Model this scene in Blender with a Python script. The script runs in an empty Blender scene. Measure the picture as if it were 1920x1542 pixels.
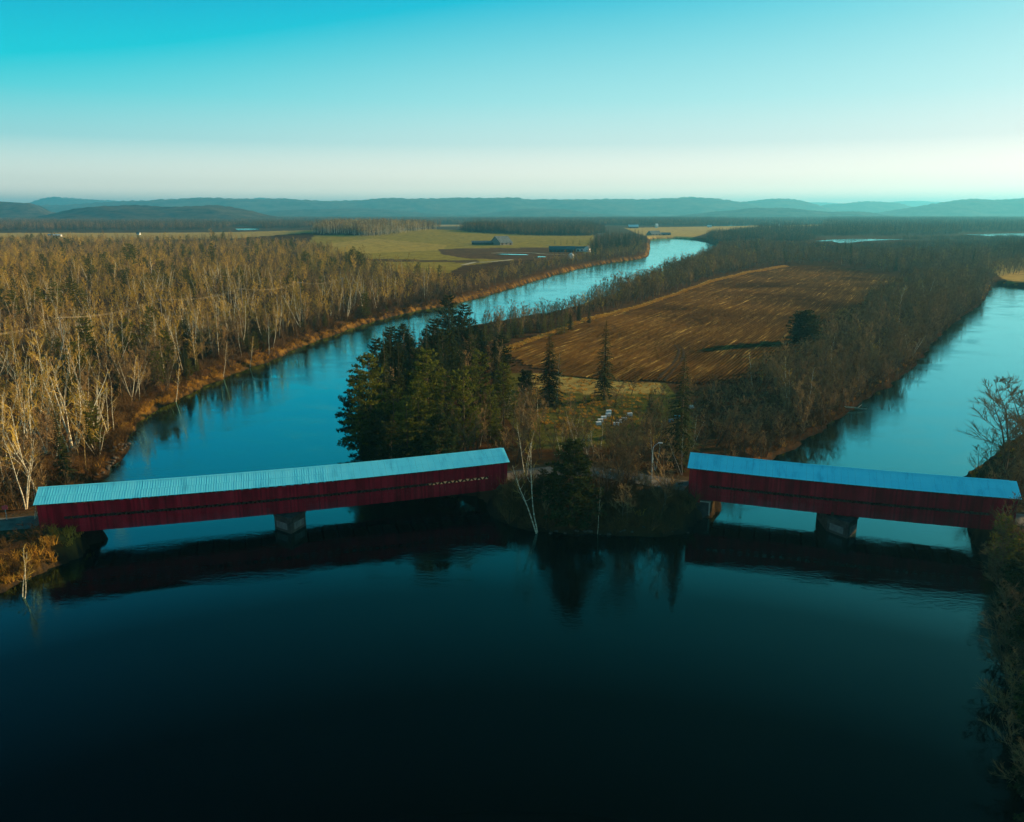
import bpy, bmesh, math, random
import numpy as np
from mathutils import Vector, Matrix

R = math.radians
rnd = random.Random(7)
nrs = np.random.RandomState(11)
sc = bpy.context.scene
col = sc.collection

# ------------------------------------------------------------------ camera, sky, sun, exposure
CAM_H, PITCH, FPX = 48.0, 13.9, 1507.0
cd = bpy.data.cameras.new('camera')
cam = bpy.data.objects.new('camera', cd)
col.objects.link(cam)
cd.sensor_width = 36.0
cd.lens = 36.0 * FPX / 1920.0
cd.clip_start, cd.clip_end = 0.5, 60000.0
cam.location = (0, 0, CAM_H)
cam.rotation_euler = (R(90 - PITCH), 0, 0)
sc.camera = cam

SUN_EL, SUN_AZ = 14.0, 65.0          # azimuth clockwise from +Y
world = bpy.data.worlds.new('World')
sc.world = world
world.use_nodes = True
wt = world.node_tree
bgn = wt.nodes['Background']
sky = wt.nodes.new('ShaderNodeTexSky')
sky.sky_type = 'NISHITA'
sky.sun_disc = False
sky.sun_elevation = R(SUN_EL)
sky.sun_rotation = R(SUN_AZ)
gam = wt.nodes.new('ShaderNodeGamma')
gam.inputs['Gamma'].default_value = 0.5
wt.links.new(sky.outputs[0], gam.inputs['Color'])
tco = wt.nodes.new('ShaderNodeTexCoord')
sep = wt.nodes.new('ShaderNodeSeparateXYZ')
wt.links.new(tco.outputs['Generated'], sep.inputs[0])
SKY = [  # sin(elevation), gain, offset : a smooth teal gradient that goes on over the whole dome
    (0.00, (3.4, 0.60, 1.20), (25.0, 23.0, 16.5)),
    (0.016, (3.4, 0.55, 1.10), (18.5, 18.0, 13.2)),
    (0.033, (3.4, 0.45, 1.00), (9.4, 12.6, 9.4)),
    (0.078, (2.9, 0.45, 0.60), (1.60, 8.30, 7.75)),
    (0.125, (2.8, 0.95, 0.85), (-1.00, 6.35, 6.85)),
    (0.175, (2.94, 1.55, 1.12), (-2.75, 4.00, 5.65)),
    (0.228, (2.75, 2.45, 1.40), (-3.90, 0.95, 4.40)),
    (0.342, (2.50, 2.40, 1.50), (-3.20, 0.15, 2.15)),
    (0.50, (2.10, 1.90, 1.40), (-2.45, 0.1, 1.15)),
    (0.707, (1.60, 1.50, 1.30), (-1.63, 0.25, 1.4)),
    (1.00, (1.20, 1.20, 1.20), (-0.90, 1.3, 2.1)),
]
def sky_ramp(idx, add, div):
    n = wt.nodes.new('ShaderNodeValToRGB')
    cr = n.color_ramp
    cr.interpolation = 'LINEAR'
    while len(cr.elements) < len(SKY):
        cr.elements.new(0.5)
    for e, s in zip(cr.elements, SKY):
        e.position = s[0]
    for e, s in zip(cr.elements, SKY):
        e.color = tuple((c + add) / div for c in s[idx]) + (1,)
    wt.links.new(sep.outputs['Z'], n.inputs[0])
    return n
def vmath(nt, op, a, b):
    n = nt.nodes.new('ShaderNodeVectorMath')
    n.operation = op
    for i, x in enumerate((a, b)):
        if isinstance(x, tuple):
            n.inputs[i].default_value = x
        else:
            nt.links.new(x, n.inputs[i])
    return n.outputs[0]
rA, rC = sky_ramp(1, 0, 3.0), sky_ramp(2, 4.0, 30.0)
A2 = vmath(wt, 'MULTIPLY', rA.outputs[0], (3.0, 3.0, 3.0))
C2 = vmath(wt, 'SUBTRACT', vmath(wt, 'MULTIPLY', rC.outputs[0], (30.0,) * 3), (4.0,) * 3)
sm = vmath(wt, 'ADD', vmath(wt, 'MULTIPLY', gam.outputs[0], A2), C2)
dt = wt.nodes.new('ShaderNodeVectorMath')
dt.operation = 'DOT_PRODUCT'
wt.links.new(tco.outputs['Generated'], dt.inputs[0])
dt.inputs[1].default_value = (math.sin(R(SUN_AZ)), math.cos(R(SUN_AZ)), 0.0)
mr = wt.nodes.new('ShaderNodeMapRange')          # 0 towards the sun, 1 well away from it
mr.interpolation_type = 'SMOOTHSTEP'
mr.inputs['From Min'].default_value = 0.50
mr.inputs['From Max'].default_value = -0.40
wt.links.new(dt.outputs['Value'], mr.inputs['Value'])
cx_ = wt.nodes.new('ShaderNodeCombineXYZ')
for i_ in range(3): wt.links.new(mr.outputs[0], cx_.inputs[i_])
sm = vmath(wt, 'SUBTRACT', sm, vmath(wt, 'MULTIPLY', cx_.outputs[0], (3.3, 1.1, 0.6)))
wt.links.new(vmath(wt, 'MAXIMUM', sm, (0.02, 0.02, 0.02)), bgn.inputs['Color'])
bgn.inputs['Strength'].default_value = 0.0555

sl = bpy.data.lights.new('sun', 'SUN')
sl.energy = 5.0
sl.angle = R(0.5)
sl.color = (1.0, 0.74, 0.40)
so = bpy.data.objects.new('sun', sl)
col.objects.link(so)
sdir = Vector((math.sin(R(SUN_AZ)) * math.cos(R(SUN_EL)), math.cos(R(SUN_AZ)) * math.cos(R(SUN_EL)), math.sin(R(SUN_EL))))
so.rotation_euler = sdir.to_track_quat('Z', 'Y').to_euler()
so.location = (200, 150, 120)
sc.view_settings.view_transform = 'Standard'
sc.view_settings.look = 'None'
sc.view_settings.exposure = 0.85
sc.view_settings.gamma = 1.0
sc.view_settings.use_curve_mapping = False
sc.render.engine = 'CYCLES'
sc.cycles.max_bounces = 5
sc.cycles.diffuse_bounces = 2
sc.cycles.glossy_bounces = 3
sc.cycles.transmission_bounces = 3
sc.cycles.transparent_max_bounces = 8
sc.cycles.volume_bounces = 0
sc.cycles.caustics_reflective = False
sc.cycles.caustics_refractive = False

# ------------------------------------------------------------------ survey helper: photo point -> place in the world
_cp, _sp = math.cos(R(PITCH)), math.sin(R(PITCH))
def ray(u, v):
    a, b = (u - 960.0) / FPX, (771.0 - v) / FPX
    return (a, _cp + b * _sp, -_sp + b * _cp)
def at(u, v, z=0.0):
    d = ray(u, v)
    t = (z - CAM_H) / d[2]
    return (d[0] * t, d[1] * t, z)
def at_dist(u, v, y):
    d = ray(u, v)
    t = y / d[1]
    return (d[0] * t, y, CAM_H + d[2] * t)
def project(x, y, z):
    dz = z - CAM_H
    f = y * _cp - dz * _sp
    up = y * _sp + dz * _cp
    return 960 + FPX * x / f, 771 - FPX * up / f

# ------------------------------------------------------------------ object helpers
def link(o):
    col.objects.link(o)
    return o
def props(o, label=None, cat=None, group=None, kind=None):
    if label: o['label'] = label
    if cat: o['category'] = cat
    if group: o['group'] = group
    if kind: o['kind'] = kind
    return o
def thing(name, label, cat, loc=(0, 0, 0), rz=0.0, group=None):
    o = bpy.data.objects.new(name, None)
    o.empty_display_size = 0.5
    o.location = loc
    o.rotation_euler = (0, 0, rz)
    link(o)
    return props(o, label, cat, group)
def mesh_of(name, V, F, mats, midx=None, smooth=False):
    m = bpy.data.meshes.new(name)
    m.from_pydata([tuple(v) for v in V], [], F)
    for mm in (mats if isinstance(mats, (list, tuple)) else [mats]):
        m.materials.append(mm)
    if midx is not None:
        m.polygons.foreach_set('material_index', midx)
    if smooth:
        m.polygons.foreach_set('use_smooth', [True] * len(m.polygons))
    m.update()
    return m
def obj(name, mesh, parent=None, kind=None):
    o = bpy.data.objects.new(name, mesh)
    link(o)
    if parent is not None: o.parent = parent
    if kind: o['kind'] = kind
    return o
class MB:
    def __init__(s): s.V, s.F = [], []
    def add(s, V, F):
        b = len(s.V)
        s.V += [tuple(v) for v in V]
        s.F += [tuple(i + b for i in f) for f in F]
    def box(s, x0, x1, y0, y1, z0, z1):
        s.add([(x0, y0, z0), (x1, y0, z0), (x1, y1, z0), (x0, y1, z0), (x0, y0, z1), (x1, y0, z1), (x1, y1, z1), (x0, y1, z1)],
              [(0, 3, 2, 1), (4, 5, 6, 7), (0, 1, 5, 4), (1, 2, 6, 5), (2, 3, 7, 6), (3, 0, 4, 7)])
    def prism(s, pts, z0, z1):
        n = len(pts)
        s.add([(p[0], p[1], z0) for p in pts] + [(p[0], p[1], z1) for p in pts],
              [tuple(range(n))[::-1], tuple(range(n, 2 * n))] + [(i, (i + 1) % n, n + (i + 1) % n, n + i) for i in range(n)])
    def tube(s, pts, rad, n=4, cap=False):
        b = len(s.V)
        P = [Vector(p) for p in pts]
        for i, p in enumerate(P):
            t = (P[min(i + 1, len(P) - 1)] - P[max(i - 1, 0)])
            t = t.normalized() if t.length > 1e-9 else Vector((0, 0, 1))
            a = t.cross(Vector((0.31, 0.95, 0.05)))
            if a.length < 1e-3: a = t.cross(Vector((1, 0, 0)))
            a.normalize()
            c = t.cross(a)
            for k in range(n):
                th = 2 * math.pi * k / n
                s.V.append(tuple(p + (a * math.cos(th) + c * math.sin(th)) * rad[i]))
        for i in range(len(P) - 1):
            for k in range(n):
                k2 = (k + 1) % n
                s.F.append((b + i * n + k, b + i * n + k2, b + (i + 1) * n + k2, b + (i + 1) * n + k))
        if cap:
            s.F.append(tuple(b + k for k in range(n))[::-1])
            s.F.append(tuple(b + (len(P) - 1) * n + k for k in range(n)))
    def beam(s, p, q, w, h):
        p, q = Vector(p), Vector(q)
        t = (q - p).normalized()
        a = t.cross(Vector((0, 0, 1)))
        a = a.normalized() if a.length > 1e-3 else Vector((1, 0, 0))
        c = a.cross(t)
        V = [e + a * sa * w / 2 + c * sb * h / 2 for e in (p, q) for sa, sb in ((-1, -1), (1, -1), (1, 1), (-1, 1))]
        s.add(V, [(0, 1, 2, 3), (7, 6, 5, 4), (0, 4, 5, 1), (1, 5, 6, 2), (2, 6, 7, 3), (3, 7, 4, 0)])
    def mesh(s, name, mat, smooth=False): return mesh_of(name, s.V, s.F, mat, smooth=smooth)
    def build(s, name, mat, parent=None, kind=None, smooth=False): return obj(name, s.mesh(name, mat, smooth), parent, kind)

# ------------------------------------------------------------------ materials
def new_mat(name):
    m = bpy.data.materials.new(name)
    m.use_nodes = True
    nt = m.node_tree
    return m, nt, nt.nodes['Principled BSDF']
def N(nt, t, **kw):
    n = nt.nodes.new(t)
    for k, v in kw.items():
        if k in n.inputs: n.inputs[k].default_value = v
        else: setattr(n, k, v)
    return n
def noise_ramp(nt, stops, scale, coord='Object', detail=4.0, rough=0.6, stretch=None, dist=0.0):
    tc = N(nt, 'ShaderNodeTexCoord')
    src = tc.outputs[coord]
    if stretch:
        mp = N(nt, 'ShaderNodeMapping')
        mp.inputs['Scale'].default_value = stretch
        nt.links.new(src, mp.inputs[0])
        src = mp.outputs[0]
    nz = N(nt, 'ShaderNodeTexNoise', Scale=scale, Detail=detail, Roughness=rough, Distortion=dist)
    nt.links.new(src, nz.inputs['Vector'])
    rp = N(nt, 'ShaderNodeValToRGB')
    cr = rp.color_ramp
    while len(cr.elements) < len(stops): cr.elements.new(0.5)
    for e, (p, c) in zip(cr.elements, stops): e.position = p
    for e, (p, c) in zip(cr.elements, stops): e.color = tuple(c) + (1,)
    nt.links.new(nz.outputs['Fac'], rp.inputs[0])
    return rp.outputs[0], nz.outputs['Fac'], src
def simple(name, c0, c1, scale=2.0, rough=0.85, bump=0.0, spec=0.04, coord='Object', stretch=None, trans=0.0, metal=0.0, rand=0.0):
    m, nt, b = new_mat(name)
    c, f, _ = noise_ramp(nt, [(0.35, c0), (0.65, c1)], scale, coord, stretch=stretch)
    if rand:
        oi = N(nt, 'ShaderNodeObjectInfo')
        mr = N(nt, 'ShaderNodeMapRange')
        mr.inputs['To Min'].default_value = 1 - rand
        mr.inputs['To Max'].default_value = 1 + rand
        nt.links.new(oi.outputs['Random'], mr.inputs['Value'])
        vm = N(nt, 'ShaderNodeVectorMath', operation='SCALE')
        nt.links.new(c, vm.inputs[0])
        nt.links.new(mr.outputs[0], vm.inputs['Scale'])
        c = vm.outputs[0]
    nt.links.new(c, b.inputs['Base Color'])
    b.inputs['Roughness'].default_value = rough
    b.inputs['Specular IOR Level'].default_value = spec
    b.inputs['Metallic'].default_value = metal
    if bump:
        bp = N(nt, 'ShaderNodeBump', Strength=bump, Distance=0.1)
        nt.links.new(f, bp.inputs['Height'])
        nt.links.new(bp.outputs[0], b.inputs['Normal'])
    if trans:
        tr = N(nt, 'ShaderNodeBsdfTranslucent')
        nt.links.new(c, tr.inputs['Color'])
        mx = N(nt, 'ShaderNodeMixShader')
        mx.inputs[0].default_value = trans
        nt.links.new(b.outputs[0], mx.inputs[1])
        nt.links.new(tr.outputs[0], mx.inputs[2])
        nt.links.new(mx.outputs[0], nt.nodes['Material Output'].inputs['Surface'])
    return m
M = {}
M['birch_bark'] = simple('birch bark', (0.30, 0.23, 0.13), (0.84, 0.75, 0.55), 1.6, 0.7, stretch=(1.0, 1.0, 2.6), rand=0.12)
def twig_mat(name, g0, g1, b0, b1):
    m, nt, b = new_mat(name)
    c1, f, _ = noise_ramp(nt, [(0.35, g0), (0.65, g1)], 0.6)
    c2, f2, _ = noise_ramp(nt, [(0.35, b0), (0.65, b1)], 0.6)
    oi = N(nt, 'ShaderNodeObjectInfo')
    mx = N(nt, 'ShaderNodeMix', data_type='RGBA')
    nt.links.new(oi.outputs['Random'], mx.inputs[0])
    nt.links.new(c1, mx.inputs[6])
    nt.links.new(c2, mx.inputs[7])
    nt.links.new(mx.outputs[2], b.inputs['Base Color'])
    b.inputs['Roughness'].default_value = 0.9
    b.inputs['Specular IOR Level'].default_value = 0.03
    return m
M['birch_twig'] = twig_mat('golden grey twigs', (0.48, 0.30, 0.035), (0.66, 0.42, 0.062), (0.19, 0.105, 0.028), (0.32, 0.19, 0.052))
M['bare_bark'] = simple('grey bark', (0.07, 0.048, 0.028), (0.17, 0.12, 0.07), 2.0, 0.9, rand=0.2)
M['bare_twig'] = twig_mat('brown grey twigs', (0.24, 0.145, 0.055), (0.36, 0.22, 0.085), (0.12, 0.072, 0.032), (0.21, 0.13, 0.058))
M['tan_bark'] = simple('tan bark', (0.20, 0.125, 0.045), (0.42, 0.29, 0.12), 2.0, 0.85, rand=0.2)
M['spruce'] = simple('spruce needles', (0.020, 0.028, 0.008), (0.058, 0.066, 0.015), 1.2, 0.8, trans=0.28, rand=0.2)
M['pine'] = simple('pine needles', (0.050, 0.056, 0.010), (0.17, 0.165, 0.020), 0.9, 0.75, trans=0.3, rand=0.2)
M['shrub'] = simple('shrub twigs', (0.08, 0.042, 0.014), (0.16, 0.088, 0.026), 0.8, 0.9, rand=0.3)
M['gold'] = simple('dry golden grass', (0.34, 0.165, 0.02), (0.58, 0.32, 0.05), 0.7, 0.8, trans=0.3, rand=0.25)
M['rock'] = simple('shore rock', (0.04, 0.034, 0.028), (0.13, 0.11, 0.085), 2.2, 0.95, bump=0.3)
M['concrete'] = simple('weathered concrete', (0.035, 0.03, 0.026), (0.09, 0.078, 0.065), 0.8, 0.9, bump=0.3)
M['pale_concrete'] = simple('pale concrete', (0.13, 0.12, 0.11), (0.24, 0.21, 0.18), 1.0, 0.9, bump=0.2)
M['dark_wood'] = simple('dark timber', (0.03, 0.02, 0.015), (0.07, 0.045, 0.03), 1.5, 0.9, stretch=(0.3, 3, 3))
M['grey_wood'] = simple('grey timber', (0.16, 0.14, 0.12), (0.28, 0.25, 0.21), 1.5, 0.9)
M['red'] = simple('red painted boards', (0.17, 0.006, 0.014), (0.25, 0.010, 0.022), 0.9, 0.75, spec=0.05, stretch=(1.0, 1.0, 0.25))
def board_mat():
    m, nt, b = new_mat('red painted boards')
    c, f, src = noise_ramp(nt, [(0.3, (0.15, 0.004, 0.010)), (0.55, (0.27, 0.008, 0.019)), (0.8, (0.33, 0.022, 0.032))], 0.5, 'Object', stretch=(1.0, 1.0, 0.4), detail=6)
    ge = N(nt, 'ShaderNodeNewGeometry')
    mr = N(nt, 'ShaderNodeMapRange')
    mr.inputs['To Min'].default_value = 0.62
    mr.inputs['To Max'].default_value = 1.3
    nt.links.new(ge.outputs['Random Per Island'], mr.inputs['Value'])
    vm = N(nt, 'ShaderNodeVectorMath', operation='SCALE')
    nt.links.new(c, vm.inputs[0])
    nt.links.new(mr.outputs[0], vm.inputs['Scale'])
    nt.links.new(vm.outputs[0], b.inputs['Base Color'])
    b.inputs['Roughness'].default_value = 0.8
    b.inputs['Specular IOR Level'].default_value = 0.04
    return m
M['red'] = board_mat()
M['asphalt'] = simple('worn asphalt', (0.10, 0.085, 0.07), (0.20, 0.17, 0.13), 0.5, 0.9)
M['abutment'] = simple('sun brightened concrete', (0.26, 0.23, 0.19), (0.44, 0.38, 0.31), 1.0, 0.9, bump=0.2)  # brighter than the other concrete, so the sunlight is put into the colour
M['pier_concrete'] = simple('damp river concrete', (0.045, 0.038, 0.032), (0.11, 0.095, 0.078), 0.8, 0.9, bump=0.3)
M['white'] = simple('white paint', (0.72, 0.70, 0.66), (0.82, 0.80, 0.76), 0.8, 0.6)
M['teal'] = simple('teal paint', (0.04, 0.26, 0.36), (0.06, 0.34, 0.46), 0.8, 0.6)
M['blue_metal'] = simple('blue steel sheeting', (0.015, 0.08, 0.10), (0.03, 0.11, 0.13), 0.3, 0.5)
M['grey_roof'] = simple('grey roofing', (0.08, 0.10, 0.10), (0.16, 0.18, 0.18), 0.4, 0.7)
M['steel'] = simple('galvanised steel', (0.34, 0.34, 0.33), (0.48, 0.48, 0.46), 2.0, 0.45, metal=0.3)
M['glass'] = simple('window glass', (0.02, 0.03, 0.04), (0.03, 0.05, 0.06), 1.0, 0.1, spec=0.6)
M['sign_red'] = simple('faded red sign', (0.5, 0.06, 0.07), (0.6, 0.09, 0.09), 1.0, 0.6)
M['sign_yellow'] = simple('yellow sign', (0.6, 0.42, 0.03), (0.66, 0.48, 0.05), 1.0, 0.6)
M['wire'] = simple('aluminium wire', (0.30, 0.24, 0.15), (0.38, 0.31, 0.2), 1.0, 0.5)
M['sand'] = simple('track gravel', (0.36, 0.30, 0.2), (0.5, 0.42, 0.28), 0.1, 0.95)

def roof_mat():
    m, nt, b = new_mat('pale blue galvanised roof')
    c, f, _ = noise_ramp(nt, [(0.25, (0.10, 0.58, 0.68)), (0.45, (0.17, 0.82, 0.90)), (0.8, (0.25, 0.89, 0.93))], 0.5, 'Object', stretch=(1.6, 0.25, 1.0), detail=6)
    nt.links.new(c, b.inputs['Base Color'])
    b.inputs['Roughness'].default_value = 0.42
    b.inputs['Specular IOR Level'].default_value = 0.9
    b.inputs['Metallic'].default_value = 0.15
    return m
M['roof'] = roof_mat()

def water_mat():
    m, nt, b = new_mat('river water')
    nt.nodes.remove(b)
    out = nt.nodes['Material Output']
    tc = N(nt, 'ShaderNodeTexCoord')
    mp = N(nt, 'ShaderNodeMapping')
    mp.inputs['Rotation'].default_value = (0, 0, R(20))
    mp.inputs['Scale'].default_value = (1.0, 1.7, 1.0)
    nt.links.new(tc.outputs['Object'], mp.inputs[0])
    n1 = N(nt, 'ShaderNodeTexNoise', Scale=0.9, Detail=3.0, Roughness=0.6)
    n2 = N(nt, 'ShaderNodeTexNoise', Scale=0.042, Detail=7.0, Roughness=0.65, Distortion=1.6)
    nt.links.new(mp.outputs[0], n1.inputs['Vector'])
    nt.links.new(mp.outputs[0], n2.inputs['Vector'])
    rp = N(nt, 'ShaderNodeMapRange')
    rp.inputs['From Min'].default_value = 0.42
    rp.inputs['From Max'].default_value = 0.68
    rp.inputs['To Min'].default_value = 0.008
    rp.inputs['To Max'].default_value = 0.085
    nt.links.new(n2.outputs['Fac'], rp.inputs['Value'])
    bp = N(nt, 'ShaderNodeBump', Distance=1.0)
    nt.links.new(n1.outputs['Fac'], bp.inputs['Height'])
    nt.links.new(rp.outputs[0], bp.inputs['Strength'])
    gl = N(nt, 'ShaderNodeBsdfGlossy', Roughness=0.085)
    rr = N(nt, 'ShaderNodeMapRange')
    rr.inputs['From Min'].default_value = 0.40
    rr.inputs['From Max'].default_value = 0.66
    rr.inputs['To Min'].default_value = 0.035
    rr.inputs['To Max'].default_value = 0.13
    nt.links.new(n2.outputs['Fac'], rr.inputs['Value'])
    nt.links.new(rr.outputs[0], gl.inputs['Roughness'])
    gl.inputs['Color'].default_value = (0.40, 0.90, 0.93, 1)
    nt.links.new(bp.outputs[0], gl.inputs['Normal'])
    df = N(nt, 'ShaderNodeBsdfDiffuse')
    df.inputs['Color'].default_value = (0.0003, 0.0012, 0.0014, 1)
    lw = N(nt, 'ShaderNodeLayerWeight', Blend=0.5)
    pw = N(nt, 'ShaderNodeValToRGB')
    stops = [(0.0, 0.004), (0.34, 0.0025), (0.45, 0.016), (0.555, 0.075), (0.647, 0.33), (0.71, 0.47), (0.81, 0.62), (0.90, 0.80), (1.0, 1.0)]
    while len(pw.color_ramp.elements) < len(stops): pw.color_ramp.elements.new(0.5)
    for e, (p, c) in zip(pw.color_ramp.elements, stops): e.position = p
    for e, (p, c) in zip(pw.color_ramp.elements, stops): e.color = (c, c, c, 1)
    nt.links.new(lw.outputs['Facing'], pw.inputs[0])
    mx = N(nt, 'ShaderNodeMixShader')
    nt.links.new(pw.outputs[0], mx.inputs[0])
    nt.links.new(df.outputs[0], mx.inputs[1])
    nt.links.new(gl.outputs[0], mx.inputs[2])
    nt.links.new(mx.outputs[0], out.inputs['Surface'])
    return m
M['water'] = water_mat()

def ground_mat():
    m, nt, b = new_mat('autumn ground')
    at_ = N(nt, 'ShaderNodeAttribute', attribute_name='Col')
    c, f, src = noise_ramp(nt, [(0.3, (0.55, 0.5, 0.45)), (0.5, (1, 1, 1)), (0.72, (1.5, 1.4, 1.2))], 0.12, 'Object', detail=9, rough=0.7)
    mx = N(nt, 'ShaderNodeMix', data_type='RGBA', blend_type='MULTIPLY')
    mx.inputs[0].default_value = 1.0
    nt.links.new(at_.outputs['Color'], mx.inputs[6])
    nt.links.new(c, mx.inputs[7])
    nt.links.new(mx.outputs[2], b.inputs['Base Color'])
    b.inputs['Roughness'].default_value = 0.95
    b.inputs['Specular IOR Level'].default_value = 0.0
    nz = N(nt, 'ShaderNodeTexNoise', Scale=1.3, Detail=6.0, Roughness=0.7)
    nt.links.new(src, nz.inputs['Vector'])
    bp = N(nt, 'ShaderNodeBump', Strength=0.9, Distance=0.5)
    nt.links.new(nz.outputs['Fac'], bp.inputs['Height'])
    nt.links.new(bp.outputs[0], b.inputs['Normal'])
    return m
M['ground'] = ground_mat()

def field_mat():
    m, nt, b = new_mat('ploughed soil with straw')
    c, f, src = noise_ramp(nt, [(0.28, (0.040, 0.018, 0.004)), (0.52, (0.082, 0.041, 0.009)), (0.59, (0.15, 0.088, 0.022)), (0.665, (0.50, 0.34, 0.10))], 0.42, 'Object', detail=10, rough=0.82, stretch=(0.07, 1.7, 1))
    c2, f2, _ = noise_ramp(nt, [(0.35, (0.45, 0.42, 0.4)), (0.6, (1.15, 1.15, 1.15))], 0.016, 'Object', detail=3)
    mx = N(nt, 'ShaderNodeMix', data_type='RGBA', blend_type='MULTIPLY')
    mx.inputs[0].default_value = 1.0
    nt.links.new(c, mx.inputs[6])
    nt.links.new(c2, mx.inputs[7])
    nt.links.new(mx.outputs[2], b.inputs['Base Color'])
    b.inputs['Roughness'].default_value = 0.95
    b.inputs['Specular IOR Level'].default_value = 0.0
    bp = N(nt, 'ShaderNodeBump', Strength=0.6, Distance=0.3)
    nz = N(nt, 'ShaderNodeTexNoise', Scale=1.6, Detail=5.0)
    nt.links.new(src, nz.inputs['Vector'])
    nt.links.new(nz.outputs['Fac'], bp.inputs['Height'])
    nt.links.new(bp.outputs[0], b.inputs['Normal'])
    return m
M['field'] = field_mat()

def hill_mat(name, a, b_, scale):
    m, nt, b = new_mat(name)
    c, f, src = noise_ramp(nt, [(0.36, a), (0.5, tuple((x + y) / 2 for x, y in zip(a, b_))), (0.64, b_)], scale, 'Object', detail=10, rough=0.72)
    nt.links.new(c, b.inputs['Base Color'])
    b.inputs['Roughness'].default_value = 1.0
    b.inputs['Specular IOR Level'].default_value = 0.0
    nz = N(nt, 'ShaderNodeTexNoise', Scale=0.03, Detail=6.0, Roughness=0.75)
    nt.links.new(src, nz.inputs['Vector'])
    bp = N(nt, 'ShaderNodeBump', Strength=1.0, Distance=14.0)
    nt.links.new(nz.outputs['Fac'], bp.inputs['Height'])
    nt.links.new(bp.outputs[0], b.inputs['Normal'])
    return m
M['hill'] = hill_mat('wooded hillside', (0.006, 0.012, 0.007), (0.13, 0.09, 0.05), 0.007)
M['far_hill'] = hill_mat('far wooded hillside', (0.015, 0.02, 0.012), (0.16, 0.12, 0.07), 0.0035)

# ------------------------------------------------------------------ river outline and land height
RIVER_PX = [(-420, 1330), (-60, 1150), (0, 1110), (60, 1086), (112, 1062), (150, 1045), (166, 1030), (170, 1014), (203, 1013), (203, 1005), (180, 985),
    (166, 950), (172, 915), (190, 897), (212, 872), (236, 846), (250, 808), (270, 786), (320, 757), (380, 727), (440, 702), (500, 680), (560, 652),
    (620, 630), (690, 607), (760, 587), (840, 573), (880, 564), (960, 541), (1040, 516), (1100, 501), (1160, 491), (1214, 485), (1219, 472), (1218, 452),
    (1222, 448), (1280, 447), (1348, 459), (1344, 468), (1312, 486), (1262, 508), (1207, 529), (1150, 553), (1090, 575), (1030, 593), (960, 605), (900, 613),
    (850, 628), (790, 650), (730, 690), (692, 740), (676, 790), (674, 830), (684, 858), (715, 880), (780, 905), (850, 922), (893, 932), (905, 950),
    (930, 968), (965, 985), (1010, 995), (1070, 1002), (1150, 1005), (1230, 1003), (1285, 998), (1300, 990), (1318, 976), (1340, 968),
    (1352, 950), (1370, 925), (1400, 900), (1440, 872), (1480, 846), (1512, 820), (1560, 794), (1620, 750), (1670, 724), (1712, 692), (1745, 645),
    (1790, 604), (1838, 572), (1856, 545), (1862, 534), (1900, 538), (1960, 546), (2060, 556), (2140, 590),
    (2110, 650), (2040, 715), (1975, 770), (1910, 820), (1855, 860), (1812, 890), (1798, 930), (1810, 980), (1838, 1035), (1860, 1070), (1878, 1110),
    (1914, 1180), (1920, 1280), (1928, 1400), (1940, 1542)]
RIVER = np.array([at(u, v)[:2] for u, v in RIVER_PX] + [(62, 10), (70, -120), (-190, -120)])
# a few rounded subdivisions so that the shoreline is not made of straight runs
def soften(P, it=2):
    for _ in range(it):
        Q = np.roll(P, -1, axis=0)
        P = np.stack([P * 0.75 + Q * 0.25, P * 0.25 + Q * 0.75], 1).reshape(-1, 2)
    return P
RIVER = soften(RIVER, 1)

def inside(poly, x, y):
    c = np.zeros(x.shape, bool)
    n = len(poly)
    for i in range(n):
        x0, y0 = poly[i]
        x1, y1 = poly[(i + 1) % n]
        if y0 == y1: continue
        k = (y0 > y) != (y1 > y)
        c ^= k & (x < (x1 - x0) * (y - y0) / (y1 - y0) + x0)
    return c
def seg_dist(poly, x, y, closed=True):
    d = np.full(x.shape, 1e18)
    n = len(poly)
    for i in range(n if closed else n - 1):
        ax, ay = poly[i]
        bx, by = poly[(i + 1) % n]
        vx, vy = bx - ax, by - ay
        L = vx * vx + vy * vy + 1e-9
        t = np.clip(((x - ax) * vx + (y - ay) * vy) / L, 0, 1)
        d = np.minimum(d, (x - ax - t * vx) ** 2 + (y - ay - t * vy) ** 2)
    return np.sqrt(d)
def poly_px(pts, z=3.0): return np.array([at(u, v, z)[:2] for u, v in pts])
def shore(x, y):                                    # > 0 on land, < 0 in the river
    d = seg_dist(RIVER, x, y)
    wob = 0.8 * np.sin(x * 0.31 + 1.3 * np.sin(y * 0.17)) + 0.6 * np.sin(y * 0.43 + x * 0.12) + 0.35 * np.sin(x * 1.1 + y * 0.9)
    return np.where(inside(RIVER, x, y), -d, d) + wob * 0.7

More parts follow.
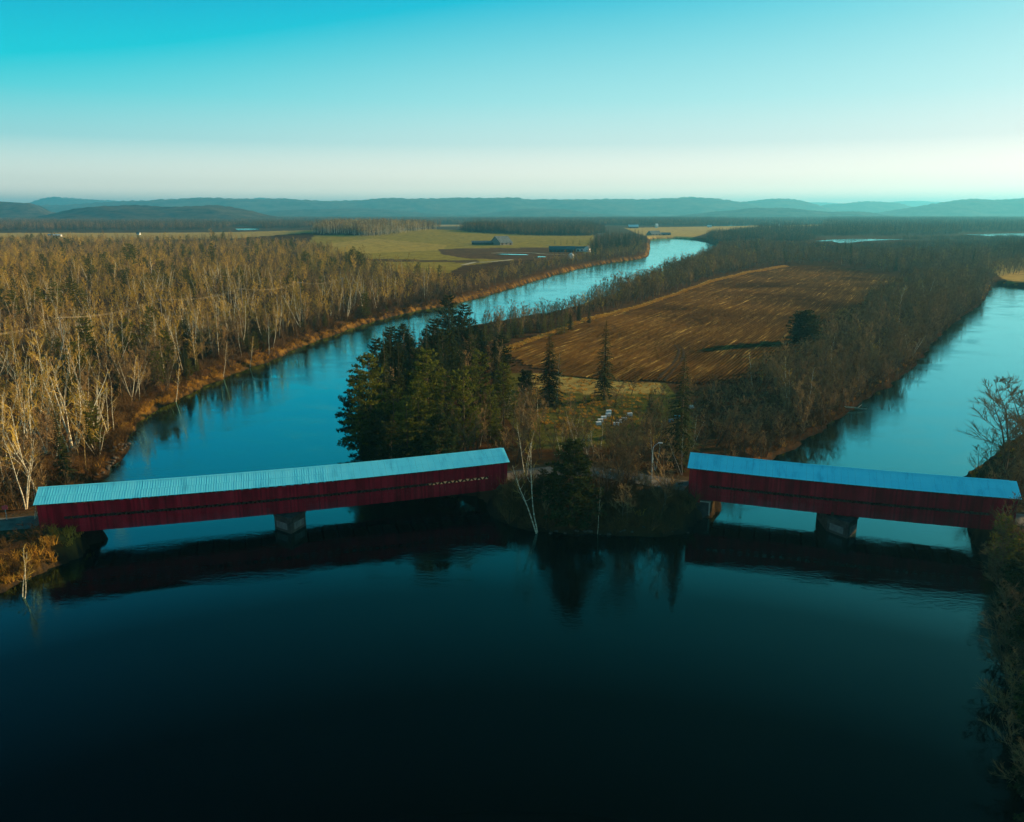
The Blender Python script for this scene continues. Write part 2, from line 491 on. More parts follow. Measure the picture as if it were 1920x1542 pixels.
# centre lines of the two bridges (left bridge, right bridge) : eave points measured in the photograph
HALF = 3.3
LB_Z, LB_E, LB_R = 3.1, 7.75, 9.15                  # wall foot, eave, ridge
RB_Z, RB_E, RB_R = 3.1, 8.25, 9.75
def bridge_line(u0, v0, u1, v1, ze):
    a, b = Vector(at(u0, v0, ze)[:2]), Vector(at(u1, v1, ze)[:2])
    t = (b - a).normalized()
    n = Vector((-t.y, t.x))                          # away from the camera
    return a + n * (HALF + 0.35), b + n * (HALF + 0.35), t, n
LA, LBb, LT, LN = bridge_line(67, 947, 952, 867, LB_E)
RA, RBb, RT, RN = bridge_line(1293, 878, 1911, 936, RB_E)
DECK = 3.95
mid1 = LBb + LT * 9 + Vector((0, 1.0))
mid2 = RA - RT * 9 + Vector((0, 1.5))
ROADS = [[tuple(LA - LT * 60 + LN * 14), tuple(LA - LT * 28 + LN * 2), tuple(LA - LT * 0.5)],
         [tuple(LBb + LT * 0.5), tuple(mid1), tuple((mid1 + mid2) / 2 + Vector((0, 2.5))), tuple(mid2), tuple(RA - RT * 0.5)],
         [tuple(RBb + RT * 0.5), tuple(RBb + RT * 30), tuple(RBb + RT * 70)]]
def road_dist(x, y):
    d = np.full(x.shape, 1e9)
    for r in ROADS: d = np.minimum(d, seg_dist(np.array(r), x, y, closed=False))
    return d
BUMPS = [(at(700, 445, 3)[0], at(700, 445, 3)[1], 210, 14.0), (at(1000, 436, 3)[0], at(1000, 436, 3)[1] + 500, 400, 6.0)]
def smooth(t):
    t = np.clip(t, 0, 1)
    return t * t * (3 - 2 * t)
def height(x, y, d=None):
    x = np.asarray(x, float); y = np.asarray(y, float)
    if d is None: d = shore(x, y)
    r = np.hypot(x, y)
    w = np.maximum(6.5, 0.010 * r)
    nz = 0.25 * np.sin(x * 0.071 + 1.1) * np.sin(y * 0.053 + 0.4) + 0.10 * np.sin(x * 0.11 + y * 0.07) 
    h = (2.9 + nz) * smooth(d / w) ** 0.8 + 0.12
    h = np.where(d < 0, np.maximum(-2.2, d * 0.45), h)
    dr = road_dist(x, y)
    k = smooth(1 - (dr - 4.5) / 7.0) * (d > 0) * smooth((d + 1) / 3.0)
    h = h * (1 - k) + np.maximum(h, DECK - 0.12) * k
    for bx, by, s, a in BUMPS:
        h = h + a * np.exp(-((x - bx) ** 2 + (y - by) ** 2) / (2 * s * s)) * (d > 0)
    return h
def hz(x, y): return float(height(np.array([x]), np.array([y]))[0])

# ------------------------------------------------------------------ ground sheet
rings = [28.0]
while rings[-1] < 26000: rings.append(rings[-1] * 1.0125 if rings[-1] < 3000 else rings[-1] * 1.05)
rings = np.array(rings)
angs = np.concatenate([np.linspace(-75, -37, 40)[:-1], np.linspace(-37, 37, 520), np.linspace(37, 75, 40)[1:]])
RR, AA = np.meshgrid(rings, np.radians(angs), indexing='ij')
GX, GY = (RR * np.sin(AA)).ravel(), (RR * np.cos(AA)).ravel()
GD = shore(GX, GY)
GZ = height(GX, GY, GD)
# what grows or lies where
C = np.zeros((GX.size, 3))
C[:] = (0.075, 0.038, 0.014)
GR = RR.ravel()
C[GR > 1500] = (0.085, 0.065, 0.035)
C[GR > 2600] = (0.06, 0.055, 0.035)
ZONES = [
    ([(560, 505), (700, 512), (840, 512), (870, 498), (1000, 484), (1120, 474), (1112, 443), (1000, 441), (840, 436), (700, 452), (590, 452), (560, 470)], (0.27, 0.20, 0.032)),
    ([(590, 462), (700, 455), (840, 462), (830, 470), (700, 475), (590, 478)], (0.36, 0.25, 0.05)),
    ([(820, 468), (1090, 464), (1098, 483), (980, 488), (880, 486), (830, 478)], (0.11, 0.058, 0.025)),
    ([(640, 485), (900, 489), (900, 493), (640, 490)], (0.10, 0.06, 0.025)),
    ([(-100, 437), (430, 437), (596, 433), (602, 448), (430, 454), (-100, 452)], (0.42, 0.29, 0.09)),
    ([(1170, 431), (1310, 427), (1424, 423), (1424, 431), (1330, 437), (1300, 446), (1216, 447)], (0.46, 0.31, 0.09)),
    ([(1400, 426), (1548, 421), (1546, 429), (1420, 433)], (0.46, 0.31, 0.10)),
    ([(860, 406.5), (1150, 406), (1150, 409), (870, 409)], (0.46, 0.40, 0.30)),
    ([(740, 424), (1010, 421), (1000, 427), (760, 429)], (0.36, 0.25, 0.10)),
    ([(1846, 486), (1925, 483), (2050, 488), (2050, 530), (1890, 528), (1852, 505)], (0.44, 0.27, 0.07)),
    ([(955, 700), (1050, 705), (1250, 722), (1310, 800), (1200, 836), (1000, 845), (940, 770)], (0.105, 0.095, 0.02)),
    ([(985, 700), (1080, 706), (1240, 722), (1250, 740), (1100, 738), (1000, 728)], (0.36, 0.25, 0.07)),
]
for pts, c in ZONES: C[inside(poly_px(pts), GX, GY)] = c
mott = 0.5 + 0.5 * np.sin(GX * 0.23 + 2 * np.sin(GY * 0.11)) * np.sin(GY * 0.19 + 1.7 * np.sin(GX * 0.13))
LEFTB = GX < -12 + 0.0 * GY
GU = 960 + FPX * GX / np.maximum(GY * _cp + (CAM_H - GZ) * _sp, 1)
isl = inside(poly_px([(640, 900), (640, 720), (720, 668), (850, 622), (960, 598), (1090, 570), (1210, 524), (1350, 460), (1400, 440), (2300, 440), (2300, 1200), (640, 1200)], 0), GX, GY)
band = (GD > 0.4) & (GD < np.maximum(2.4, 0.004 * GR)) & (GR < 1300) & ~isl & ((GY > 165) | (GY < 112))
C[band] = np.array((0.22, 0.115, 0.024)) * (0.4 + 0.9 * mott[band])[:, None]
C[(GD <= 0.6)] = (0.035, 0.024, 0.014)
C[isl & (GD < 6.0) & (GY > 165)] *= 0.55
C[road_dist(GX, GY) < 4.6] = (0.09, 0.06, 0.03)
strip = poly_px([(925, 662), (1000, 633), (1040, 618), (1100, 596), (1200, 572), (1280, 545), (1330, 527), (1400, 510), (1470, 498), (1482, 501), (1400, 515), (1330, 533), (1280, 551), (1200, 579), (1100, 604), (1000, 643), (935, 672)])
C[inside(strip, GX, GY)] = (0.60, 0.38, 0.07)
nr, na = RR.shape
idx = np.arange(nr * na).reshape(nr, na)
Q = np.stack([idx[:-1, :-1], idx[:-1, 1:], idx[1:, 1:], idx[1:, :-1]], -1).reshape(-1, 4)
def fast_mesh(name, V, Q, mat, smooth_=True):
    m = bpy.data.meshes.new(name)
    m.vertices.add(len(V)); m.vertices.foreach_set('co', V.astype(np.float32).ravel())
    m.loops.add(Q.size); m.loops.foreach_set('vertex_index', Q.astype(np.int32).ravel())
    m.polygons.add(len(Q)); m.polygons.foreach_set('loop_start', np.arange(0, Q.size, 4, dtype=np.int32))
    m.polygons.foreach_set('use_smooth', np.full(len(Q), smooth_))
    m.materials.append(mat)
    m.update(calc_edges=True)
    m.validate()
    return m
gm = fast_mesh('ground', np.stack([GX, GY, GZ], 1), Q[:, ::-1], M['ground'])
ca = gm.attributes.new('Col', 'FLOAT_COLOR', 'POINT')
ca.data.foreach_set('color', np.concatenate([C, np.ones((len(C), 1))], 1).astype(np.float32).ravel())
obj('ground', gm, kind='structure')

# ------------------------------------------------------------------ water
wv = [(0, -150, 0)]
wa = np.radians(np.linspace(-100, 100, 41))
wv += [(26000 * math.sin(a), -150 + 26000 * math.cos(a), 0) for a in wa]
obj('river_water', mesh_of('river_water', wv, [(0, i + 1, i) for i in range(1, 41)], M['water']), kind='structure')
for nm, pts, z in (('far_river', [(1526, 452.5), (1552, 449.5), (1600, 448.3), (1650, 448.3), (1700, 449), (1640, 451.5), (1608, 453.5), (1596, 456.5), (1574, 456), (1560, 452.8)], 3.75),
                   ('far_river', [(1806, 440.2), (1860, 438.6), (1930, 437.4), (2060, 437), (2060, 442), (1930, 443), (1862, 443.4)], 4.0),
                   ('far_river', [(1338, 422.8), (1400, 421.6), (1402, 423.6), (1340, 424.8)], 4.4),
                   ('far_river', [(440, 429), (486, 428), (486, 431.2), (446, 432)], 4.4),
                   ('pond', [(930, 476.6), (948, 476.2), (985, 477.2), (992, 478.6), (970, 478.5), (942, 477.6)], 3.7),
                   ('pond', [(1008, 481), (1022, 481), (1024, 482.4), (1008, 482.6)], 3.7)):
    P = [at(u, v, z) for u, v in pts]
    obj(nm, mesh_of(nm, P, [tuple(range(len(P)))[::-1]], M['water']), kind='structure')

# ------------------------------------------------------------------ hills
def hill(name, prof, D, mat, fat=0.35, amp=0.05, seed=0, nu=220, nv=26):
    D = min(D * 1.35, 22000.0)
    rs = np.random.RandomState(seed)
    pts = np.array([at_dist(u, v, D) for u, v in prof])
    x = np.linspace(pts[0, 0], pts[-1, 0], nu)
    zt = np.interp(x, pts[:, 0], pts[:, 2])
    k = np.array([1, 2, 4, 6, 4, 2, 1.0]); k /= k.sum()
    zt = np.convolve(np.pad(zt, 3, mode='edge'), k, 'valid')
    hmax = max(zt.max(), 60)
    ph = rs.rand(40) * 6.28
    V = []
    for j in range(nv):
        t = -1 + 2 * j / (nv - 1)
        yy = D + t * D * fat
        prof_ = np.cos(t * math.pi / 2) ** 1.2
        sh = sum(np.sin(x * f / D * 60 + t * g * 5 + p) / (1 + i) for i, (f, g, p) in enumerate(zip((1, 2.3, 4.1, 7.7, 13), (1.5, 2.2, 3.1, 4.7, 6), ph)))
        z = zt * np.clip(prof_ * (1 + 0.16 * sh * (1 - prof_)), 0, 1) + sh * hmax * amp * 0.35 * (1 - abs(t))
        rough = sum(np.sin(x * f + yy * g + p) for f, g, p in zip((0.011, 0.027, 0.049), (0.017, 0.023, 0.041), ph[10:]))
        z = z + rough * min(5.0, D * 0.0005) * (1 - abs(t)) - (2.0 if abs(t) == 1 else 0)
        V.append(np.stack([x * (yy / D), np.full(nu, yy), z], 1))
    V = np.concatenate(V)
    ii = np.arange(nu * nv).reshape(nv, nu)
    Qh = np.stack([ii[:-1, :-1], ii[:-1, 1:], ii[1:, 1:], ii[1:, :-1]], -1).reshape(-1, 4)
    return obj(name, fast_mesh(name, V, Qh, mat), kind='structure')
hill('hill', [(-420, 372), (-200, 376), (0, 379), (47, 381), (72, 386), (92, 397), (130, 408), (190, 416)], 4700, M['hill'], 0.22, seed=1)
hill('hill', [(-60, 418), (40, 413), (100, 402), (140, 393), (190, 386.5), (240, 386), (290, 389), (340, 388), (400, 386), (450, 392), (500, 404), (560, 413), (620, 418)], 3700, M['hill'], 0.18, seed=2)
hill('mountain', [(30, 392), (55, 381), (78, 373), (104, 370), (140, 373), (200, 376), (250, 380), (300, 392)], 12000, M['far_hill'], 0.10, seed=3)
hill('mountain', [(-300, 388), (0, 387), (70, 386), (150, 383), (220, 379), (300, 375), (400, 371.5), (480, 374), (540, 374), (600, 377), (680, 377), (720, 372), (800, 373), (900, 372), (970, 370.5), (995, 376), (1040, 375), (1120, 374), (1200, 375), (1290, 370), (1340, 373), (1390, 380), (1450, 392), (1520, 404)], 8200, M['far_hill'], 0.16, seed=4, nu=320)
hill('mountain', [(440, 382), (468, 374), (490, 371.5), (515, 375), (560, 384)], 12500, M['far_hill'], 0.08, seed=5)
hill('mountain', [(1000, 384), (1040, 376), (1070, 374.5), (1110, 378), (1150, 386)], 13500, M['far_hill'], 0.08, seed=15)
hill('hill', [(450, 404), (520, 396), (600, 393), (680, 392), (740, 395), (800, 401), (860, 405), (900, 403), (950, 396), (1000, 392), (1060, 394), (1130, 402), (1200, 407)], 6400, M['hill'], 0.12, seed=6)
hill('mountain', [(1330, 398), (1385, 380), (1440, 374), (1460, 373), (1500, 377), (1530, 384), (1560, 394), (1600, 402)], 8900, M['far_hill'], 0.1, seed=7)
hill('mountain', [(1500, 402), (1545, 385), (1580, 382), (1625, 378), (1650, 379), (1680, 381), (1705, 388), (1740, 398)], 10000, M['far_hill'], 0.1, seed=8)
hill('mountain', [(1610, 406), (1650, 400), (1700, 391), (1760, 381), (1800, 376), (1830, 374), (1870, 376.5), (1900, 373), (1940, 370), (2100, 366), (2300, 370)], 7000, M['far_hill'], 0.14, seed=9)
hill('mountain', [(1480, 386), (1520, 380), (1560, 381), (1620, 385), (1660, 380), (1720, 377), (1780, 380), (1840, 384), (1900, 380)], 19000, M['far_hill'], 0.06, seed=10)
hill('hill', [(1240, 408), (1300, 403), (1360, 396), (1420, 390.5), (1500, 393), (1560, 399), (1590, 397), (1620, 398), (1660, 404), (1700, 409)], 5600, M['hill'], 0.1, seed=11)

# ------------------------------------------------------------------ air
hb = MB()
hb.box(-28000, 28000, -400, 27500, -3.5, 430)
hm = bpy.data.materials.new('valley haze')
hm.use_nodes = True
hm.node_tree.nodes.remove(hm.node_tree.nodes['Principled BSDF'])
hv = hm.node_tree.nodes.new('ShaderNodeVolumePrincipled')
hv.inputs['Color'].default_value = (0.16, 0.70, 1.0, 1)
hv.inputs['Density'].default_value = 0.000095
hv.inputs['Anisotropy'].default_value = 0.35
hm.node_tree.links.new(hv.outputs[0], hm.node_tree.nodes['Material Output'].inputs['Volume'])
hb.build('haze', hm, kind='stuff')

# ------------------------------------------------------------------ roads, field, tracks
def ribbon(name, pts, w, mat, lift=0.10, step=3.0, kind='structure', flat=None):
    P = soften_open(np.array(pts))
    V, F = [], []
    L = [0]
    for a, b in zip(P[:-1], P[1:]): L.append(L[-1] + np.hypot(*(b - a)))
    n = max(2, int(L[-1] / step))
    s = np.linspace(0, L[-1], n)
    X, Y = np.interp(s, L, P[:, 0]), np.interp(s, L, P[:, 1])
    TX, TY = np.gradient(X), np.gradient(Y)
    q = np.hypot(TX, TY) + 1e-9
    nx, ny = -TY / q, TX / q
    for i in range(n):
        for k in (-1, -0.33, 0.33, 1):
            x, y = X[i] + nx[i] * w / 2 * k, Y[i] + ny[i] * w / 2 * k
            z = hz(x, y) + lift if flat is None else flat + (0.05 if abs(k) < 0.9 else 0)
            V.append((x, y, z))
    for i in range(n - 1):
        for k in range(3):
            F.append((i * 4 + k, i * 4 + 4 + k, i * 4 + 5 + k, i * 4 + 1 + k)[::-1])
    return obj(name, mesh_of(name, V, F, mat), kind=kind)
def soften_open(P, it=3):
    for _ in range(it):
        Q = [P[0]]
        for a, b in zip(P[:-1], P[1:]): Q += [a * 0.75 + b * 0.25, a * 0.25 + b * 0.75]
        P = np.array(Q + [P[-1]])
    return P
ribbon('road', ROADS[0], 5.4, M['asphalt'], flat=DECK)
ribbon('road', ROADS[1], 5.4, M['asphalt'], flat=DECK)
ribbon('road', ROADS[2], 5.4, M['asphalt'], flat=DECK)
ribbon('dirt_track', [at(u, v, 3)[:2] for u, v in ((868, 498), (882, 494), (893, 491.5), (905, 492.5), (922, 492), (940, 490), (960, 487))], 5.0, M['sand'], lift=0.35, step=8)
ribbon('dirt_track', [at(u, v, 3)[:2] for u, v in ((922, 476), (950, 474), (1000, 474.5), (1020, 478), (1080, 478))], 3.5, M['sand'], lift=0.35, step=10)

FIELD_PX = [(938, 664), (1000, 641), (1100, 603), (1200, 577), (1280, 549), (1330, 531), (1400, 513), (1470, 500), (1570, 500), (1640, 512), (1722, 527),
            (1700, 548), (1640, 588), (1570, 640), (1490, 690), (1400, 722), (1310, 726), (1200, 718), (1130, 716), (1050, 704), (985, 688)]
FIELD = poly_px(FIELD_PX)
fa, fb = Vector(at(938, 664, 3)[:2]), Vector(at(1400, 513, 3)[:2])
fth = math.atan2(fb.y - fa.y, fb.x - fa.x)
cf, sf = math.cos(fth), math.sin(fth)
lx = (FIELD[:, 0] - fa.x) * cf + (FIELD[:, 1] - fa.y) * sf
ly = -(FIELD[:, 0] - fa.x) * sf + (FIELD[:, 1] - fa.y) * cf
gx, gy = np.arange(lx.min(), lx.max(), 3.0), np.arange(ly.min(), ly.max(), 0.55)
FXX, FYY = np.meshgrid(gx, gy, indexing='ij')
wxx, wyy = fa.x + FXX * cf - FYY * sf, fa.y + FXX * sf + FYY * cf
okf = inside(FIELD, wxx.ravel(), wyy.ravel()).reshape(wxx.shape)
zz = height(wxx.ravel(), wyy.ravel()).reshape(wxx.shape) + 0.03 + (np.arange(len(gy)) % 2)[None, :] * 0.24 + nrs.rand(*wxx.shape) * 0.16
fi = np.arange(wxx.size).reshape(wxx.shape)
Qf = np.stack([fi[:-1, :-1], fi[1:, :-1], fi[1:, 1:], fi[:-1, 1:]], -1)
keep = okf[:-1, :-1] & okf[1:, 1:] & okf[1:, :-1] & okf[:-1, 1:]
fm = fast_mesh('ploughed_field', np.stack([FXX.ravel(), FYY.ravel(), zz.ravel()], 1), Qf[keep], M['field'], smooth_=False)
fo = obj('ploughed_field', fm, kind='structure')
fo.location = (fa.x, fa.y, 0)
fo.rotation_euler = (0, 0, fth)

M['rut'] = simple('bare damp soil', (0.03, 0.014, 0.005), (0.06, 0.03, 0.01), 1.0, 1.0)
for du in (-7, 7):
    ribbon('wheel_track', [at(u + du * k, v, 3)[:2] for u, v, k in ((1240, 716, 1.0), (1252, 702, 0.9), (1268, 684, 0.8), (1277, 668, 0.7), (1278, 656, 0.6), (1268, 648, 0.5))], 0.7, M['rut'], lift=0.34, step=1.5)
# ------------------------------------------------------------------ the two covered bridges
def covered_bridge(label, A, B, T, zb, ze, zr, slot, sag, skirt):
    L = (B - A).length
    root = thing('covered_bridge', label, 'covered bridge', (A.x, A.y, 0), math.atan2(T.y, T.x), 'red covered bridges')
    sagf = lambda x: -sag * 4 * (x / L) * (1 - x / L)
    def bent(mb):
        mb.V = [(x, y, z + sagf(min(max(x, 0), L))) for x, y, z in mb.V]
        return mb
    rb = random.Random(int(L * 10))
    W = HALF
    gap = 0.30
    zs0, zs1 = zb + slot, zb + slot + 0.42
    n = int(L / 0.27)
    pw = L / n
    for side in (-1, 1):
        up, lo = MB(), MB()
        for i in range(n):
            x0, x1 = i * pw + 0.008, (i + 1) * pw - 0.008
            o = rb.uniform(0, 0.02)
            y0, y1 = side * W + o - 0.02, side * W + o + 0.02
            end = x0 < 3.0 or x1 > L - 3.0
            zl = zb - rb.uniform(0, 0.05)
            if x0 < skirt[0][0]: zl = zb - skirt[0][1]
            if x1 > L - skirt[1][0]: zl = zb - skirt[1][1] * (1 if skirt[1][2] == 0 else (1 - (L - x1) / skirt[1][0]))
            lo.box(x0, x1, y0, y1, zl, zs1 - 0.002 if end else zs0 + rb.uniform(-0.015, 0.015))
            up.box(x0, x1, y0, y1, zs1 + (0 if end else rb.uniform(-0.015, 0.015)), ze - gap)
        bent(lo).build('lower_siding', M['red'], root, 'stuff')
        bent(up).build('upper_siding', M['red'], root, 'stuff')
        for z in (zs0 - 0.2, zs1 + 0.2, ze - gap - 0.2, zb + 0.35):
            r = MB()
            for i in range(int(L / 2)):
                r.box(i * 2.0 + 0.01, min(L, i * 2.0 + 2.0), side * (W - 0.10) - 0.05, side * (W - 0.10) + 0.05, z - 0.1, z + 0.1)
            bent(r).build('rail', M['dark_wood'], root)
        la = MB()
        m = int(L / 1.25)
        for i in range(m):
            xa, xb = i * L / m, min(L, i * L / m + 3.1)
            la.beam((xa, side * (W - 0.28), zb + 0.5), (xb, side * (W - 0.28), ze - 0.15), 0.07, 0.28)
            la.beam((xa, side * (W - 0.38), ze - 0.15), (xb, side * (W - 0.38), zb + 0.5), 0.07, 0.28)
        la.V = [(min(max(x, 0), L), y, z) for x, y, z in la.V]
        bent(la).build('lattice_truss', M['dark_wood'], root, 'stuff')  # dark timber here puts the shade of the slot into the colour
    fl = MB()
    for i in range(int(L / 0.5)):
        fl.box(i * 0.5 + 0.005, i * 0.5 + 0.495, -W + 0.5, W - 0.5, DECK - 0.12, DECK - 0.02 + rb.uniform(0, 0.015))
    bent(fl).build('deck', M['grey_wood'], root, 'stuff')
    fb_ = MB()
    for i in range(int(L / 2.4)):
        fb_.box(i * 2.4 + 0.9, i * 2.4 + 1.15, -W + 0.06, W - 0.06, zb + 0.12, zb + 0.5)
    bent(fb_).build('floor_beams', M['dark_wood'], root, 'stuff')
    oh, e = 0.38, 0.35                                # eave and gable overhang
    ez = ze - (zr - ze) / W * oh * 0.0
    for side in (-1, 1):
        sh = MB()
        st = 1.0
        k = int((L + 2 * e) / st)
        for r0, r1 in ((0.0, 0.5), (0.47, 1.0)):          # two courses of sheets, the upper one lapping the lower
            for i in range(k + 1):
                x0 = -e + i * st
                x1 = min(L + e, x0 + st - 0.012)
                if x1 - x0 < 0.05: continue
                dz = 0.022 if r0 > 0 else 0.0
                jit = rb.uniform(0, 0.006)
                pts = []
                for rr in (r0, r1):
                    y = side * ((W + oh) * (1 - rr))
                    z = ez + (zr - ez) * rr + dz + jit
                    pts += [(x0, y, z), (x1, y, z)]
                top = pts
                bot = [(x, y, z - 0.02) for x, y, z in pts]
                V = top + bot
                F = [(0, 1, 3, 2), (4, 6, 7, 5), (0, 4, 5, 1), (2, 3, 7, 6), (0, 2, 6, 4), (1, 5, 7, 3)]
                if side > 0: F = [f[::-1] for f in F]
                sh.add(V, F)
        slope = bent(sh).build('roof_slope', M['roof'], root)
        rbm = MB()
        for i in range(int((L + 2 * e) / 0.36)):
            x = -e + 0.04 + i * 0.36
            y0, y1 = side * (W + oh + 0.01), side * 0.05
            hgt = rb.uniform(0.006, 0.020)
            zz0, zz1 = ez + 0.026, zr + 0.026
            V = [(x, y0, zz0), (x + 0.05, y0, zz0), (x + 0.05, y0, zz0 + hgt), (x, y0, zz0 + hgt), (x, y1, zz1), (x + 0.05, y1, zz1), (x + 0.05, y1, zz1 + hgt), (x, y1, zz1 + hgt)]
            rbm.add(V, [(3, 2, 6, 7), (0, 3, 7, 4), (2, 1, 5, 6), (0, 1, 2, 3)])
        bent(rbm).build('roof_rib', M['roof'], slope, 'stuff')
        ra = MB()
        for i in range(int(L / 1.15)):
            x = 0.4 + i * 1.15
            ra.beam((x, side * (W + oh - 0.06), ez - 0.12), (x, side * 0.1, zr - 0.13), 0.10, 0.14)
        bent(ra).build('rafters', M['grey_wood'], root, 'stuff')
    rc = MB()
    for i in range(int((L + 2 * e) / 2)):
        rc.add([(-e + i * 2, -0.22, zr - 0.01), (-e + i * 2 + 1.99, -0.22, zr - 0.01), (-e + i * 2 + 1.99, 0, zr + 0.09), (-e + i * 2, 0, zr + 0.09), (-e + i * 2, 0.22, zr - 0.01), (-e + i * 2 + 1.99, 0.22, zr - 0.01)],
               [(0, 1, 2, 3), (3, 2, 5, 4)])
    bent(rc).build('ridge_cap', M['roof'], root)
    for xg in (0.0, L):
        g = MB()
        s = 1 if xg == 0 else -1
        xa, xb = sorted((xg - 0.02 * s, xg + 0.06 * s))
        for i in range(24):                               # gable boards above the portal
            y0, y1 = -W + i * 2 * W / 24 + 0.01, -W + (i + 1) * 2 * W / 24 - 0.01
            zt = ze + (zr - ze) * (1 - max(abs(y0), abs(y1)) / W) - 0.05
            zl = DECK + 3.5 - (0.6 if abs((y0 + y1) / 2) > 2.0 else 0)
            if abs((y0 + y1) / 2) > 2.75: zl = zb
            g.box(xa, xb, y0, y1, zl, max(zt, zl + 0.1))
        g.build('gable', M['red'], root)
    return root
covered_bridge('longer red covered bridge with sagging pale blue roof, between left bank and wooded island', LA, LBb, LT, LB_Z, LB_E, LB_R, 2.05, 0.45, ((2.0, 0.25, 0), (1.5, 0.3, 0)))
covered_bridge('shorter red covered bridge with unlit blue roof, from the lamp post to the right bank', RA, RBb, RT, RB_Z, RB_E, RB_R, 2.15, 0.22, ((1.8, 1.7, 0), (2.6, 1.6, 1)))

def pier(label, A, T, Nn, s, zb, w=4.7, turn=0.0):
    p = A + T * s
    root = thing('bridge_pier', label, 'bridge pier', (p.x, p.y, 0), math.atan2(T.y, T.x) + turn, 'mid-river bridge piers')
    b = MB()
    nose = -HALF - 2.3
    b.prism([(-w / 2, -HALF + 0.6), (0, nose), (w / 2, -HALF + 0.6), (w / 2, HALF - 0.4), (0, HALF + 1.6), (-w / 2, HALF - 0.4)], -2.2, zb - 0.9)
    b.build('body', M['pier_concrete'], root)
    c = MB()
    c.prism([(-w / 2 - 0.12, -HALF + 0.5), (0, nose - 0.15), (w / 2 + 0.12, -HALF + 0.5), (w / 2 + 0.12, HALF - 0.3), (0, HALF + 1.8), (-w / 2 - 0.12, HALF - 0.3)], zb - 0.9, zb - 0.55)
    c.build('cap', M['concrete'], root)
    c = MB()
    for x in (-1.7, -0.6, 0.6, 1.7): c.box(x - 0.2, x + 0.2, -HALF + 0.2, HALF - 0.2, zb - 0.55, zb + 0.12)
    c.build('bearing_beams', M['dark_wood'], root)
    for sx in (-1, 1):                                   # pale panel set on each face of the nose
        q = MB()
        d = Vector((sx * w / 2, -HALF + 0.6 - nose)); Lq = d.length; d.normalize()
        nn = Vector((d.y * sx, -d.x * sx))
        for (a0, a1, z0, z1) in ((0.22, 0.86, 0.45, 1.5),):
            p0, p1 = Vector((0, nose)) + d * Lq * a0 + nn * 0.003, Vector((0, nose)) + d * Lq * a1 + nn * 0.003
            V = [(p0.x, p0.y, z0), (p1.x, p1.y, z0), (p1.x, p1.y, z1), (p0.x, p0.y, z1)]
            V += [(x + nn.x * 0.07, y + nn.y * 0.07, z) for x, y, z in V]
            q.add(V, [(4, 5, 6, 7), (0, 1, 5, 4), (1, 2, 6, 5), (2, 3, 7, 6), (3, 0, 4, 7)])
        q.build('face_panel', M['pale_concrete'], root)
    return root
def along(A, T, Nn, u, v):                               # distance along a bridge of the foot of its pier
    p = Vector(at(u, v, 0)[:2])
    return (p - A).dot(T)
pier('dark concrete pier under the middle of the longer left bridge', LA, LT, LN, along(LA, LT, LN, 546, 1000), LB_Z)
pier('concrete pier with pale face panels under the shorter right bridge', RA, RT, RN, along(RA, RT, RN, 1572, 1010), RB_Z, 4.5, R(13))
def abutment(label, P, T, sgn, zb, deep):
    root = thing('bridge_abutment', label, 'abutment', (P.x, P.y, 0), math.atan2(T.y, T.x) + (math.pi if sgn < 0 else 0), 'bank abutments of the bridges')
    b = MB(); b.box(-1.4, deep, -HALF + 0.3, HALF - 0.3, -0.6, zb - 0.35); b.build('block', M['abutment'], root)
    c = MB(); c.box(-1.5, deep + 0.25, -HALF + 0.2, HALF - 0.2, zb - 0.35, zb + 0.1); c.build('bearing_ledge', M['concrete'], root)
    for s in (-1, 1):
        w = MB(); w.prism([(-0.9, s * (HALF - 0.3)), (deep - 0.2, s * (HALF - 0.3)), (-2.4, s * (HALF + 3.0)), (-3.2, s * (HALF + 2.6))][::s], -0.4, zb - 0.6); w.build('wing_wall', M['concrete'], root)
    return root
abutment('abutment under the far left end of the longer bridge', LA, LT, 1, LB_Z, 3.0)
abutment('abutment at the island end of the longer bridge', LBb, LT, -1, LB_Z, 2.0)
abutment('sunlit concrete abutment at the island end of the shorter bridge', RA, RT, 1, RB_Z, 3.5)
abutment('abutment at the right bank end of the shorter bridge', RBb, RT, -1, RB_Z, 2.0)

